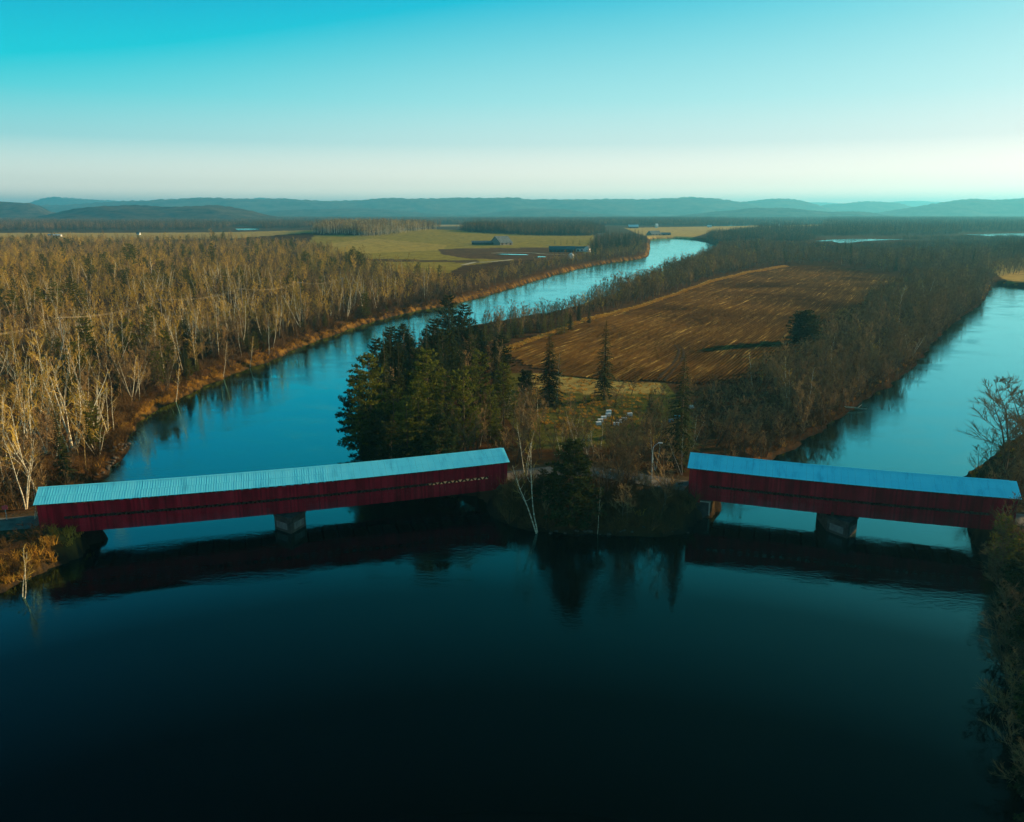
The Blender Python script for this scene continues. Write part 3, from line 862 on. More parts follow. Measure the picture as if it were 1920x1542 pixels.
# ------------------------------------------------------------------ plants
def rvec(r, s): return Vector((r.gauss(0, s), r.gauss(0, s), r.gauss(0, s)))
def bare_tree(seed, H=12.0, stems=1, lean=0.0, fan=0.25, start=0.35, spread=0.30, nl=13, nb=5, nt=4, rad=0.14, tw=0.020, side=1.0, crook=0.05):
    """trunk with limbs, and a crown of fine branches; metres"""
    r = random.Random(seed)
    tr, cr = MB(), MB()
    for s in range(stems):
        az = r.uniform(0, 6.28) if stems > 1 else r.uniform(-0.3, 0.3)
        f = fan * r.uniform(0.5, 1.2) if stems > 1 else 0
        d = Vector((math.cos(az) * f + lean, math.sin(az) * f * 0.7, 1)).normalized()
        h = H * (r.uniform(0.78, 1.0) if s else 1.0)
        P = [Vector((math.cos(az) * 0.15 * (stems > 1), math.sin(az) * 0.15 * (stems > 1), -0.4))]
        n = 9
        for i in range(n):
            d = (d + Vector((r.gauss(0, crook), r.gauss(0, crook), 0.03))).normalized()
            P.append(P[-1] + d * (h / n))
        rr = rad * (1 if stems == 1 else 0.75)
        rads = [rr * (1 - 0.93 * (i / n) ** 0.9) + 0.012 for i in range(n + 1)]
        tr.tube(P, rads, 5)
        m = max(4, int(nl * (1 if stems == 1 else 0.65)))
        for k in range(m):
            t = start + (1 - start) * (k + r.uniform(0.1, 0.9)) / m
            q = t * n
            i = min(int(q), n - 1)
            p = P[i].lerp(P[i + 1], q - i)
            a = r.uniform(0, 6.28)
            Ll = H * spread * (1.05 - 0.75 * (t - start) / (1 - start)) * r.uniform(0.6, 1.15)
            up = r.uniform(0.55, 1.3)
            ld = Vector((math.cos(a) * side, math.sin(a) * side, up)).normalized()
            lp = [p]
            for j in range(3):
                ld = (ld + rvec(r, 0.13) + Vector((0, 0, 0.06))).normalized()
                lp.append(lp[-1] + ld * Ll / 3)
            r0 = max(0.022, rads[i] * 0.45)
            tr.tube(lp, [r0, r0 * 0.75, r0 * 0.5, 0.012], 3)
            for b in range(nb):
                tb = r.uniform(0.25, 1.0) * 2.999
                j = int(tb)
                bp = lp[j].lerp(lp[j + 1], tb - j)
                bd = (ld + rvec(r, 0.55) + Vector((0, 0, 0.25))).normalized()
                bl = Ll * r.uniform(0.28, 0.5)
                be = bp + bd * bl
                bm_ = bp.lerp(be, 0.5) + rvec(r, 0.04 * bl)
                cr.tube([bp, bm_, be], [tw * 1.2, tw, tw * 0.6], 3)
                for x in range(nt):
                    tt = r.uniform(0.2, 1.0)
                    xp = bp.lerp(be, tt)
                    xd = (bd + rvec(r, 0.5) + Vector((0, 0, 0.2))).normalized()
                    cr.tube([xp, xp + xd * bl * r.uniform(0.35, 0.75)], [tw * 0.8, tw * 0.35], 3)
    return tr, cr
def spruce(seed, H=18.0, rad=2.6, low=0.06, dens=1.0, droop=0.28, taper=0.85, gap=0.0):
    r = random.Random(seed)
    tr, cr = MB(), MB()
    tr.tube([(0, 0, -0.4), (r.gauss(0, .05), 0, H * 0.5), (r.gauss(0, .08), r.gauss(0, .08), H * 0.99)], [0.018 * H * 0.62, 0.018 * H * 0.36, 0.02], 5)
    z = H * low
    while z < H * 0.985:
        t = z / H
        Rz = rad * (1 - t) ** taper * (0.9 if t > 0.15 else 0.55 + t * 2.3) * r.uniform(0.75, 1.12) + 0.12
        nb = max(5, int(10 * dens * (0.55 + 0.45 * (1 - t))))
        a0 = r.uniform(0, 6.28)
        for k in range(nb):
            if r.random() < gap: continue
            a = a0 + 6.28 * k / nb + r.gauss(0, 0.22)
            Lb = Rz * r.uniform(0.6, 1.15)
            ca, sa = math.cos(a), math.sin(a)
            def pt(s, off=0.0, dz=0.0):
                x = Lb * s
                zz = z + Lb * (0.18 * s - droop * 1.6 * s * s + 0.10 * s ** 4) + dz
                return (ca * x - sa * off, sa * x + ca * off, zz)
            wid = Lb * r.uniform(0.26, 0.38) + 0.10
            V = [pt(0.05), pt(1.0, 0, r.gauss(0, .05))]
            F = []
            m = 4 if Lb > 0.9 else 2
            for i in range(m):                            # hanging sprays on both sides of the branch
                s0, s1 = 0.12 + 0.8 * i / m, 0.12 + 0.8 * (i + 1) / m
                for sg in (-1, 1):
                    ww = wid * (1.15 - 0.75 * s1) * r.uniform(0.7, 1.3) * sg
                    b = len(V)
                    V += [pt(s0), pt(s1 + 0.02), pt(min(1.08, s1 + r.uniform(0.05, 0.18)), ww, -r.uniform(0.05, 0.22) * (0.4 + Lb * 0.3))]
                    F.append((b, b + 1, b + 2))
            b = len(V)
            V += [pt(0.75, wid * 0.16), pt(0.75, -wid * 0.16), pt(1.1)]
            F.append((b, b + 1, b + 2))
            cr.add(V, F)
        z += (0.26 + 0.30 * (1 - t)) * r.uniform(0.8, 1.2) / max(0.6, dens)
    return tr, cr
def pine(seed, H=20.0, rad=4.2, low=0.12, step=0.95, nl=6, tuft=0.46, upsweep=0.35, crown=0.75):
    r = random.Random(seed)
    tr, cr = MB(), MB()
    top = Vector((r.gauss(0, .25), r.gauss(0, .25), H * 0.985))
    tr.tube([(0, 0, -0.4), top * 0.5 + rvec(r, .1), top], [0.021 * H * 0.6, 0.021 * H * 0.36, 0.03], 6)
    z = H * low
    while z < H * 0.97:
        t = z / H
        prof = (min(1.0, (t - low) / 0.22 + 0.55)) * (1 - ((t - low) / (1 - low)) ** 2.2) ** crown + 0.08
        a0 = r.uniform(0, 6.28)
        for k in range(nl):
            if r.random() < 0.12: continue
            a = a0 + 6.28 * k / nl + r.gauss(0, 0.3)
            Lb = max(0.5, rad * prof * r.uniform(0.55, 1.18))
            up = upsweep * r.uniform(0.3, 1.3) * (0.3 + t)
            pts = [Vector((math.cos(a) * Lb * s, math.sin(a) * Lb * s, z + Lb * (0.10 * s + (up - 0.12) * s * s))) + rvec(r, 0.03 * Lb) * s for s in (0, 0.35, 0.7, 1.0)]
            tr.tube(pts, [0.05, 0.04, 0.03, 0.012], 3)
            nt = max(5, int(Lb * 5.0))
            for i in range(nt):
                s = 0.28 + 0.76 * (i + r.random()) / nt
                q = min(s, 0.999) * 3 if s < 1 else 2.999
                s3 = 0 if s < 0.35 else (1 if s < 0.7 else 2)
                lo, hi = (0, .35, .7)[s3], (.35, .7, 1.0)[s3]
                p = pts[s3].lerp(pts[s3 + 1], min(1.1, (s - lo) / (hi - lo)))
                p = p + Vector((-math.sin(a), math.cos(a), 0)) * r.gauss(0, 0.15 * Lb * (1.1 - 0.5 * s)) + Vector((0, 0, r.gauss(0.03, 0.05)))
                sz = tuft * r.uniform(0.7, 1.25)
                out = Vector((math.cos(a), math.sin(a), 0.5))
                V, F = [], []
                for j in range(7):
                    d = (out * 0.55 + rvec(r, 0.62) + Vector((0, 0, 0.12))).normalized()
                    w = d.cross(rvec(r, 1)).normalized() * sz * 0.16
                    b = len(V)
                    V += [p - d * sz * 0.15, p + d * sz * 0.55 + w, p + d * sz, p + d * sz * 0.5 - w]
                    F.append((b, b + 1, b + 2, b + 3))
                cr.add(V, F)
        z += step * r.uniform(0.75, 1.25)
    return tr, cr
def shrub(seed, H=2.2, n=16, spread=0.7, tw=0.016):
    r = random.Random(seed)
    tr, cr = MB(), MB()
    for i in range(n):
        a = r.uniform(0, 6.28)
        d = Vector((math.cos(a) * spread * r.uniform(0.2, 1), math.sin(a) * spread * r.uniform(0.2, 1), 1)).normalized()
        h = H * r.uniform(0.55, 1.05)
        p = [Vector((math.cos(a) * 0.12, math.sin(a) * 0.12, -0.15))]
        for j in range(3):
            d = (d + rvec(r, 0.13)).normalized()
            p.append(p[-1] + d * h / 3)
        tr.tube(p, [tw * 1.4, tw * 1.2, tw, tw * 0.5], 3)
        for j in range(7):
            s = r.uniform(0.7, 2.99)
            q = p[int(s)].lerp(p[int(s) + 1], s - int(s))
            e = (d + rvec(r, 0.5)).normalized() * h * r.uniform(0.16, 0.36)
            cr.tube([q, q + e], [tw * 0.8, tw * 0.35], 3)
            for x in range(2):
                q2 = q + e * r.uniform(0.3, 0.9)
                cr.tube([q2, q2 + (e.normalized() + rvec(r, 0.5)).normalized() * h * r.uniform(0.08, 0.2)], [tw * 0.6, tw * 0.3], 3)
    return tr, cr
def grass_tuft(seed, H=0.9, n=34, spread=0.55):
    r = random.Random(seed)
    g = MB()
    for i in range(n):
        a, q = r.uniform(0, 6.28), spread * math.sqrt(r.random())
        b = Vector((math.cos(a) * q, math.sin(a) * q, -0.1))
        l = Vector((r.gauss(0, .35), r.gauss(0, .35), 1)) * H * r.uniform(0.5, 1.1)
        w = Vector((r.gauss(0, 1), r.gauss(0, 1), 0)).normalized() * 0.045
        bend = Vector((r.gauss(0, .25), r.gauss(0, .25), -0.15)) * H
        g.add([b - w, b + w, b + l * 0.6 + w * 0.7, b + l * 0.6 - w * 0.7, b + l + bend], [(0, 1, 2, 3), (3, 2, 4)])
    return g

KIND = {}
def kind(name, variants, mats, part):
    L = []
    for i, (t, c) in enumerate(variants):
        L.append((t.mesh('trunk', mats[0]), c.mesh(part, mats[1]), t, c))
    KIND[name] = (L, mats, part)
kind('birch_tree', [bare_tree(1, 13, 1, 0.05, start=0.42, spread=0.22, nl=14, rad=0.13, tw=0.017, nb=5, nt=4),
                    bare_tree(2, 13, 1, 0.16, start=0.45, spread=0.22, nl=13, rad=0.13, tw=0.017, nb=5, nt=4, crook=0.06),
                    bare_tree(3, 13, 1, -0.10, start=0.50, spread=0.20, nl=12, rad=0.12, tw=0.017, nb=5, nt=4),
                    bare_tree(4, 13, 3, 0.05, 0.34, start=0.45, spread=0.20, nl=12, rad=0.16, tw=0.017, nb=5, nt=4),
                    bare_tree(5, 13, 4, -0.06, 0.40, start=0.5, spread=0.18, nl=11, rad=0.16, tw=0.017, nb=5, nt=4),
                    bare_tree(6, 13, 2, 0.12, 0.32, start=0.42, spread=0.22, nl=14, rad=0.16, tw=0.017, nb=5, nt=4)],
     (M['birch_bark'], M['birch_twig']), 'crown')
kind('tall_bare_tree', [bare_tree(11, 13, 1, 0.03, start=0.32, spread=0.25, nl=16, nb=6, nt=4, rad=0.12, tw=0.020),
                        bare_tree(12, 13, 2, 0.0, 0.28, start=0.28, spread=0.26, nl=17, nb=6, nt=4, rad=0.13, tw=0.020),
                        bare_tree(13, 13, 1, -0.06, start=0.3, spread=0.27, nl=16, nb=6, nt=4, rad=0.12, tw=0.020)],
     (M['tan_bark'], M['birch_twig']), 'crown')
kind('bare_tree', [bare_tree(21, 10, 1, 0.0, start=0.25, spread=0.36, nl=13, nb=7, nt=5, rad=0.13, tw=0.027),
                   bare_tree(22, 10, 2, 0.0, 0.35, start=0.25, spread=0.32, nl=14, nb=7, nt=5, rad=0.13, tw=0.027),
                   bare_tree(23, 10, 3, 0.0, 0.45, start=0.28, spread=0.28, nl=13, nb=7, nt=5, rad=0.13, tw=0.027),
                   bare_tree(24, 10, 1, 0.12, start=0.3, spread=0.34, nl=13, nb=7, nt=5, rad=0.12, tw=0.027, crook=0.08),
                   bare_tree(25, 10, 4, 0.0, 0.5, start=0.25, spread=0.28, nl=13, nb=7, nt=5, rad=0.12, tw=0.027)],
     (M['bare_bark'], M['bare_twig']), 'crown')
kind('big_bare_tree', [bare_tree(31, 16, 3, -0.03, 0.55, start=0.18, spread=0.38, nl=26, nb=9, nt=6, rad=0.24, tw=0.027, crook=0.08),
                       bare_tree(32, 16, 2, 0.03, 0.5, start=0.2, spread=0.36, nl=26, nb=9, nt=6, rad=0.24, tw=0.027, crook=0.09)],
     (M['bare_bark'], M['bare_twig']), 'crown')
kind('spruce_tree', [spruce(41, 18, 3.1), spruce(42, 18, 2.9, dens=1.0, gap=0.05), spruce(43, 18, 3.7, droop=0.32), spruce(44, 18, 2.5, dens=1.0, gap=0.08, low=0.08)],
     (M['bare_bark'], M['spruce']), 'needle_boughs')
kind('pine_tree', [pine(51, 18, 4.0), pine(52, 18, 4.6, low=0.08, step=0.9), pine(53, 18, 3.4, low=0.16, crown=0.6), pine(54, 18, 4.2, low=0.1, upsweep=0.5)],
     (M['bare_bark'], M['pine']), 'needle_boughs')
kind('dark_pine', [pine(55, 14, 3.9, low=0.04, step=0.7, nl=8, tuft=0.5), pine(56, 18, 4.6, low=0.06, step=0.8, nl=7, tuft=0.5)], (M['bare_bark'], M['spruce']), 'needle_boughs')  # for pines in shade, the shade put into the colour with spruce needles
kind('round_pine', [pine(61, 10, 5.0, low=0.03, step=0.55, nl=9, tuft=0.5, upsweep=0.2, crown=0.42)], (M['bare_bark'], M['spruce']), 'needle_boughs')
kind('cedar_tree', [spruce(71, 8, 1.7, low=0.02, dens=1.15, droop=0.12, taper=0.6), spruce(72, 8, 1.4, low=0.02, dens=1.15, droop=0.08, taper=0.55)],
     (M['bare_bark'], M['pine']), 'needle_boughs')
kind('shrub', [shrub(81), shrub(82, spread=0.9), shrub(83, n=22, spread=0.55)], (M['shrub'], M['shrub']), 'twigs')
BASEH = {'dark_pine': 14, 'tall_bare_tree': 13, 'birch_tree': 13, 'bare_tree': 10, 'big_bare_tree': 16, 'spruce_tree': 18, 'pine_tree': 18, 'round_pine': 10, 'cedar_tree': 8, 'shrub': 2.2}
CATS = {'dark_pine': 'pine', 'tall_bare_tree': 'bare tree', 'birch_tree': 'birch', 'bare_tree': 'bare tree', 'big_bare_tree': 'bare tree', 'spruce_tree': 'spruce', 'pine_tree': 'pine', 'round_pine': 'pine', 'cedar_tree': 'cedar', 'shrub': 'shrub'}
NAMES = {'dark_pine': 'pine_tree', 'tall_bare_tree': 'bare_tree', 'big_bare_tree': 'bare_tree', 'round_pine': 'pine_tree'}

# light versions of the same kinds for the depth of the woods
def joined(name, pairs):
    V, F, mi, mats = [], [], [], []
    for mb, mat in pairs:
        if mat not in mats: mats.append(mat)
        b = len(V)
        V += mb.V
        F += [tuple(i + b for i in f) for f in mb.F]
        mi += [mats.index(mat)] * len(mb.F)
    return bpy.data.objects.new(name, mesh_of(name, V, F, mats, mi))
PROTO = {}
for k in ('birch_tree', 'tall_bare_tree', 'bare_tree', 'spruce_tree', 'pine_tree', 'cedar_tree', 'shrub'):
    L, mats, part = KIND[k]
    PROTO[k] = [joined(k + '_source', [(t, mats[0]), (c, mats[1])]) for _, _, t, c in L]
lowb = [bare_tree(91, 13, 1, 0.04, start=0.3, spread=0.22, nl=12, nb=5, nt=3, rad=0.11, tw=0.05), bare_tree(92, 13, 2, 0.0, 0.3, start=0.35, spread=0.24, nl=12, nb=5, nt=3, rad=0.11, tw=0.05),
        bare_tree(93, 13, 1, -0.06, start=0.35, spread=0.26, nl=12, nb=5, nt=3, rad=0.11, tw=0.05)]
PROTO['far_birch'] = [joined('far_birch_source', [(t, M['tan_bark']), (c, M['birch_twig'])]) for t, c in lowb]
lowg = [bare_tree(94, 10, 2, 0.0, 0.35, start=0.2, spread=0.36, nl=9, nb=4, nt=3, rad=0.14, tw=0.055), bare_tree(95, 10, 1, 0.0, start=0.2, spread=0.38, nl=11, nb=4, nt=3, rad=0.14, tw=0.055)]
PROTO['far_bare'] = [joined('far_bare_source', [(t, M['bare_bark']), (c, M['bare_twig'])]) for t, c in lowg]
lows = [spruce(96, 18, 2.8, dens=0.6), spruce(97, 18, 2.2, dens=0.6)]
PROTO['far_spruce'] = [joined('far_spruce_source', [(t, M['bare_bark']), (c, M['spruce'])]) for t, c in lows]
def clump(seed, conif, gold=False):
    r = random.Random(seed)
    mbB, mbG, mbN = MB(), MB(), MB()
    for i in range(14):
        x, y, s = r.uniform(-14, 14), r.uniform(-14, 14), r.uniform(0.8, 1.2)
        src = bare_tree(r.randrange(9999), 13, 1, 0, start=0.2, spread=0.34, nl=6, nb=3, nt=0, rad=0.18, tw=0.14) if r.random() > conif else spruce(r.randrange(9999), 15, 2.8, dens=0.45)
        tgt = (mbB, mbG) if len(src[1].F) and r.random() >= 0 and src[1].F and len(src[1].F[0]) == 4 else (mbB, mbN)
        for mb, t in zip(src, tgt): t.add([(a * s + x, b * s + y, c * s) for a, b, c in mb.V], mb.F)
    return joined('clump_source', [(mbB, M['birch_bark'] if gold else M['bare_bark']), (mbG, M['birch_twig'] if gold else M['bare_twig']), (mbN, M['spruce'])])
PROTO['clump'] = [clump(5, 0.15), clump(6, 0.3), clump(7, 0.6)]
PROTO['gold_clump'] = [clump(15, 0.05, True), clump(16, 0.1, True), clump(17, 0.1)]
PROTO['grass'] = []
for s in (1, 2, 3):
    g = grass_tuft(s)
    PROTO['grass'].append(bpy.data.objects.new('grass_source', g.mesh('grass_tuft', M['gold'])))

def scatter_stuff(name, label, cat, protos, pts):
    """one object: instances of light plant meshes on a cloud of points (x, y, z, scale, turn, variant)"""
    pts = np.array(pts, float).reshape(-1, 6)
    me = bpy.data.meshes.new(name)
    me.vertices.add(len(pts))
    me.vertices.foreach_set('co', pts[:, :3].astype(np.float32).ravel())
    for nm, c, ty in (('size', 3, 'FLOAT'), ('turn', 4, 'FLOAT')):
        a = me.attributes.new(nm, ty, 'POINT')
        a.data.foreach_set('value', pts[:, c].astype(np.float32))
    a = me.attributes.new('variant', 'INT', 'POINT')
    a.data.foreach_set('value', pts[:, 5].astype(np.int32))
    o = obj(name, me, kind='stuff')
    props(o, label, cat)
    ng = bpy.data.node_groups.new(name, 'GeometryNodeTree')
    ng.interface.new_socket('Geometry', in_out='INPUT', socket_type='NodeSocketGeometry')
    ng.interface.new_socket('Geometry', in_out='OUTPUT', socket_type='NodeSocketGeometry')
    gi, go = ng.nodes.new('NodeGroupInput'), ng.nodes.new('NodeGroupOutput')
    ip = ng.nodes.new('GeometryNodeInstanceOnPoints')
    jn = ng.nodes.new('GeometryNodeJoinGeometry')
    for p in protos[::-1]:
        oi = ng.nodes.new('GeometryNodeObjectInfo')
        oi.inputs['Object'].default_value = p
        oi.inputs['As Instance'].default_value = True
        ng.links.new(oi.outputs['Geometry'], jn.inputs[0])
    ng.links.new(gi.outputs[0], ip.inputs['Points'])
    ng.links.new(jn.outputs[0], ip.inputs['Instance'])
    ip.inputs['Pick Instance'].default_value = True
    def attr(nm, ty):
        n = ng.nodes.new('GeometryNodeInputNamedAttribute')
        n.data_type = ty
        n.inputs['Name'].default_value = nm
        return n.outputs['Attribute']
    ng.links.new(attr('variant', 'INT'), ip.inputs['Instance Index'])
    ng.links.new(attr('size', 'FLOAT'), ip.inputs['Scale'])
    cx = ng.nodes.new('ShaderNodeCombineXYZ')
    ng.links.new(attr('turn', 'FLOAT'), cx.inputs['Z'])
    ng.links.new(cx.outputs[0], ip.inputs['Rotation'])
    ng.links.new(ip.outputs[0], go.inputs[0])
    md = o.modifiers.new('scatter', 'NODES')
    md.node_group = ng
    return o

PLANTS = []          # kind, x, y, height, turn, variant, label, group, width factor
def put(k, x, y, H, label=None, group=None, variant=None, turn=None, wide=1.0):
    PLANTS.append([k, x, y, H, rnd.uniform(0, 6.28) if turn is None else turn, rnd.randrange(99) if variant is None else variant, label, group, wide])
def top_at(k, u, v, H, label, group=None, variant=None, wide=1.0, turn=None):
    p = at(u, v, 3.0 + H)
    put(k, p[0], p[1], H, label, group, variant, turn, wide)
def base_at(k, u, v, H, label, group=None, variant=None, wide=1.0, turn=None):
    p = at(u, v, 3.0)
    put(k, p[0], p[1], H, label, group, variant, turn, wide)

# -- trees that the photograph shows one by one
G_ISL = 'conifers of the island wood'
top_at('pine_tree', 688, 630, 22, 'tall sunlit white pine overhanging the river at the left edge of the island wood', G_ISL, 1, 1.0)
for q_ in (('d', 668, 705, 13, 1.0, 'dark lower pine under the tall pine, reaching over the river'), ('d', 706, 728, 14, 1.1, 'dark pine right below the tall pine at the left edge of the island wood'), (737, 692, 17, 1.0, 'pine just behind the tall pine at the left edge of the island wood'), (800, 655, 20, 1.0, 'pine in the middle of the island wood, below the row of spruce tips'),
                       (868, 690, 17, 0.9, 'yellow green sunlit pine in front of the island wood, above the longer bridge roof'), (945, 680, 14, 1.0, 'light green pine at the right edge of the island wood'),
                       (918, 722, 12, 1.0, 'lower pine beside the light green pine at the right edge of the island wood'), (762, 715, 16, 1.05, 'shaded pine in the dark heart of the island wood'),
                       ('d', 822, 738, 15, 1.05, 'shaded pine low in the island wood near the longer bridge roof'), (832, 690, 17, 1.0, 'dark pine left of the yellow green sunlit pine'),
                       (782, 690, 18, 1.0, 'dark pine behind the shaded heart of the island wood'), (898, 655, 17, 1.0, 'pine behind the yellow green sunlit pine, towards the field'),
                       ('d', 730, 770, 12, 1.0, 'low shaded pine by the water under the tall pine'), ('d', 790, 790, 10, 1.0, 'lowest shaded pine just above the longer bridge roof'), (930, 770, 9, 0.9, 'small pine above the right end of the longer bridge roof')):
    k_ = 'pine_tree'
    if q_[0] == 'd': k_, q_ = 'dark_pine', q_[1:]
    u, v, H, w, lb = q_
    top_at(k_, u, v, H, lb, G_ISL, None, w)
for u, v, H, w, lb in ((718, 614, 20, 1.0, 'spruce tip rising behind the tall pine of the island'), (746, 640, 18, 0.9, 'thin spruce next to the tall pine of the island'), (766, 592, 20, 1.0, 'pale grey spruce rising left of the two dark spruce tips'),
                       (799, 606, 18, 0.9, 'spruce between the grey spruce and the dark pointed spruce'), (843, 572, 21, 1.15, 'dark pointed spruce, tallest tip of the island wood'), (880, 577, 20, 1.0, 'spruce right of the dark pointed tallest spruce'),
                       (905, 592, 17, 1.0, 'spruce at the right end of the row of tall tips'), (822, 622, 17, 1.0, 'spruce below and left of the dark pointed tallest spruce'), (862, 625, 17, 1.0, 'spruce below the gap between the two tallest tips'),
                       (931, 640, 13, 1.0, 'short spruce beside the corner of the ploughed field')):
    top_at('spruce_tree', u, v, H, lb, G_ISL, None, w)
top_at('spruce_tree', 1031, 622, 17.5, 'broad ragged spruce beside a pale birch at the near edge of the ploughed field', 'single spruces by the field', 2, 1.45)
top_at('spruce_tree', 1137, 598, 20, 'tall narrow spruce standing alone against the ploughed field', 'single spruces by the field', 1, 1.3)
top_at('spruce_tree', 1285, 662, 21.5, 'tall slim spruce behind the street lamp', 'single spruces by the field', 1, 1.35)
top_at('spruce_tree', 1222, 724, 10, 'small spruce left of the tall slim spruce', 'single spruces by the field', 0, 1.3)
top_at('dark_pine', 1076, 797, 14, 'dark spreading conifer on the island bank between the two bridges', None, 0, 1.1)
top_at('round_pine', 987, 694, 5.5, 'small round dark evergreen at the corner of the ploughed field', None, 0, 0.8)
top_at('round_pine', 1511, 584, 11, 'round dark evergreen alone on the right side of the ploughed field', None, 0, 0.98)
ORD2 = ['first', 'second', 'third', 'fourth', 'fifth', 'sixth', 'seventh', 'eighth', 'ninth', 'tenth', 'eleventh', 'twelfth', 'thirteenth', 'fourteenth', 'fifteenth', 'sixteenth', 'last']
for i in range(17):
    t = i / 16.0
    top_at('cedar_tree', 912 + 152 * t + rnd.uniform(-5, 5), 604 - 26 * t + rnd.uniform(-5, 9), rnd.uniform(6, 8.5), '%s bushy green cedar along the row from the field corner to the bare strip' % ORD2[i], 'row of cedars by the river', None, 1.2)
for u, v, H in ((1086, 564, 9), (1105, 576, 7), (1070, 580, 8)):
    top_at('spruce_tree', u, v, H, '%s of the short dark spruces at the far end of the cedar row' % {1086: 'tallest', 1105: 'rightmost', 1070: 'leftmost'}[u], 'spruces ending the cedar row', None, 1.2)
top_at('pine_tree', 240, 455, 24, 'large layered pine towering over the left bank forest', None, 3, 1.15)
top_at('pine_tree', 396, 456, 20, 'broad pine with a rounded top right of the large layered pine', None, 0, 0.9)
top_at('spruce_tree', 84, 439, 18, 'dark spruce crown above the far edge of the left forest', None, 2, 1.4)
top_at('spruce_tree', 136, 443, 17, 'smaller dark spruce crown right of the dark spruce crown at the far forest edge', None, 2, 1.3)
top_at('spruce_tree', 38, 470, 16, 'dark spruce near the left edge of the picture in the birch forest', None, 2, 1.1)
G_LC = 'dark conifers within the left forest'
for u, v, H, k in ((100, 528, 15, 'pine_tree'), (128, 520, 16, 'pine_tree'), (70, 540, 14, 'pine_tree'), (20, 545, 14, 'pine_tree'), (150, 540, 13, 'pine_tree'), (372, 512, 15, 'spruce_tree'), (360, 530, 14, 'spruce_tree'),
                   (436, 500, 16, 'spruce_tree'), (452, 506, 15, 'spruce_tree'), (470, 500, 16, 'spruce_tree'), (486, 498, 15, 'spruce_tree'), (500, 505, 14, 'spruce_tree'), (420, 516, 13, 'spruce_tree'), (444, 528, 13, 'spruce_tree'),
                   (536, 450, 18, 'spruce_tree'), (588, 458, 17, 'spruce_tree'), (612, 462, 17, 'spruce_tree'), (570, 470, 15, 'spruce_tree'), (305, 572, 13, 'spruce_tree'), (640, 470, 16, 'spruce_tree'), (655, 478, 15, 'spruce_tree'),
                   (404, 604, 11, 'spruce_tree'), (386, 612, 10, 'spruce_tree'), (345, 640, 9, 'spruce_tree'), (430, 590, 10, 'spruce_tree'), (470, 575, 11, 'spruce_tree'), (630, 545, 11, 'spruce_tree'), (652, 530, 12, 'spruce_tree'),
                   (804, 494, 11, 'spruce_tree'), (812, 500, 9, 'spruce_tree'), (560, 560, 9, 'spruce_tree'), (215, 680, 9, 'spruce_tree'), (290, 655, 10, 'pine_tree'), (140, 640, 12, 'pine_tree'), (150, 655, 11, 'pine_tree'), (130, 700, 8, 'pine_tree'), (96, 735, 8, 'spruce_tree')):
    top_at(k, u, v, H, '*', G_LC + (' (pines)' if k[0] == 'p' else ''), None, 1.15)
top_at('pine_tree', 166, 740, 11, 'green pine with drooping boughs near the bend of the left bank', None, 2, 0.95)
G_FARC = 'pointed conifers behind the blue barn'
for u, o_ in ((1040, 'leftmost'), (1051.5, 'second'), (1063, 'middle'), (1074.5, 'fourth'), (1086.5, 'rightmost')): top_at('cedar_tree', u, 450 + rnd.uniform(-1, 1), 7.5, '%s cone shaped conifer in the row of five behind the long blue barn' % o_, G_FARC, 0, 1.25)
# birches on the left bank
for u, v, H, var, w, turn, lb in ((13, 877, 13, 0, 1.0, 0, 'straight white birch at the left picture edge above the bridge end'), (2, 882, 11, 0, 0.8, 3, 'thin birch cut by the left picture edge'),
        (136, 845, 17, 4, 1.15, 2.6, 'large many stemmed white birch fanning out above the left end of the bridge'), (130, 850, 15, 1, 1.0, 3.1, 'white birch leaning left out of the large many stemmed birch'),
        (205, 815, 11, 3, 0.9, 1.0, 'forked white birch near the sandy point of the left bank'), (246, 752, 12, 1, 1.0, 0.0, 'white birch leaning right over the golden bank grass'),
        (250, 748, 12, 4, 0.9, 0.4, 'group of white stems leaning right beside the golden bank grass'), (40, 776, 12, 2, 1.0, 3.0, 'leaning white birch left of the large many stemmed birch'),
        (61, 786, 14, 0, 1.1, 1.0, 'tall white birch behind the leaning white birch at the left'), (327, 733, 11, 1, 0.9, 0.0, 'white birch leaning right at the bend of the left bank'),
        (417, 690, 11, 1, 0.9, 0.2, 'slim white birch leaning right on the left bank beside a spruce'), (467, 672, 10, 1, 0.9, 0.2, 'pale birch leaning over the golden strip of the left bank'),
        (503, 657, 15, 0, 1.0, 0.5, 'tall straight white birch close to the left bank waterline'), (512, 648, 12, 1, 1.0, 0.0, 'birch leaning right behind the tall straight bank birch'),
        (128, 730, 13, 5, 1.0, 2.0, 'two stemmed birch behind the large many stemmed birch'), (165, 765, 12, 3, 0.9, 0.3, 'three stemmed birch beside the drooping pine'),
        (65, 985, 6.5, 5, 1.0, 0.6, 'small pale birch in front of the left bridge end'), (28, 1085, 9, 5, 1.0, 1.4, 'forked young birch on the near left bank below the bridge'),
        (220, 690, 13, 4, 1.0, 2.2, 'birch clump inland of the forked birch at the point')):
    base_at('birch_tree', u, v, H, lb, 'birches along the left bank', var, w, turn)
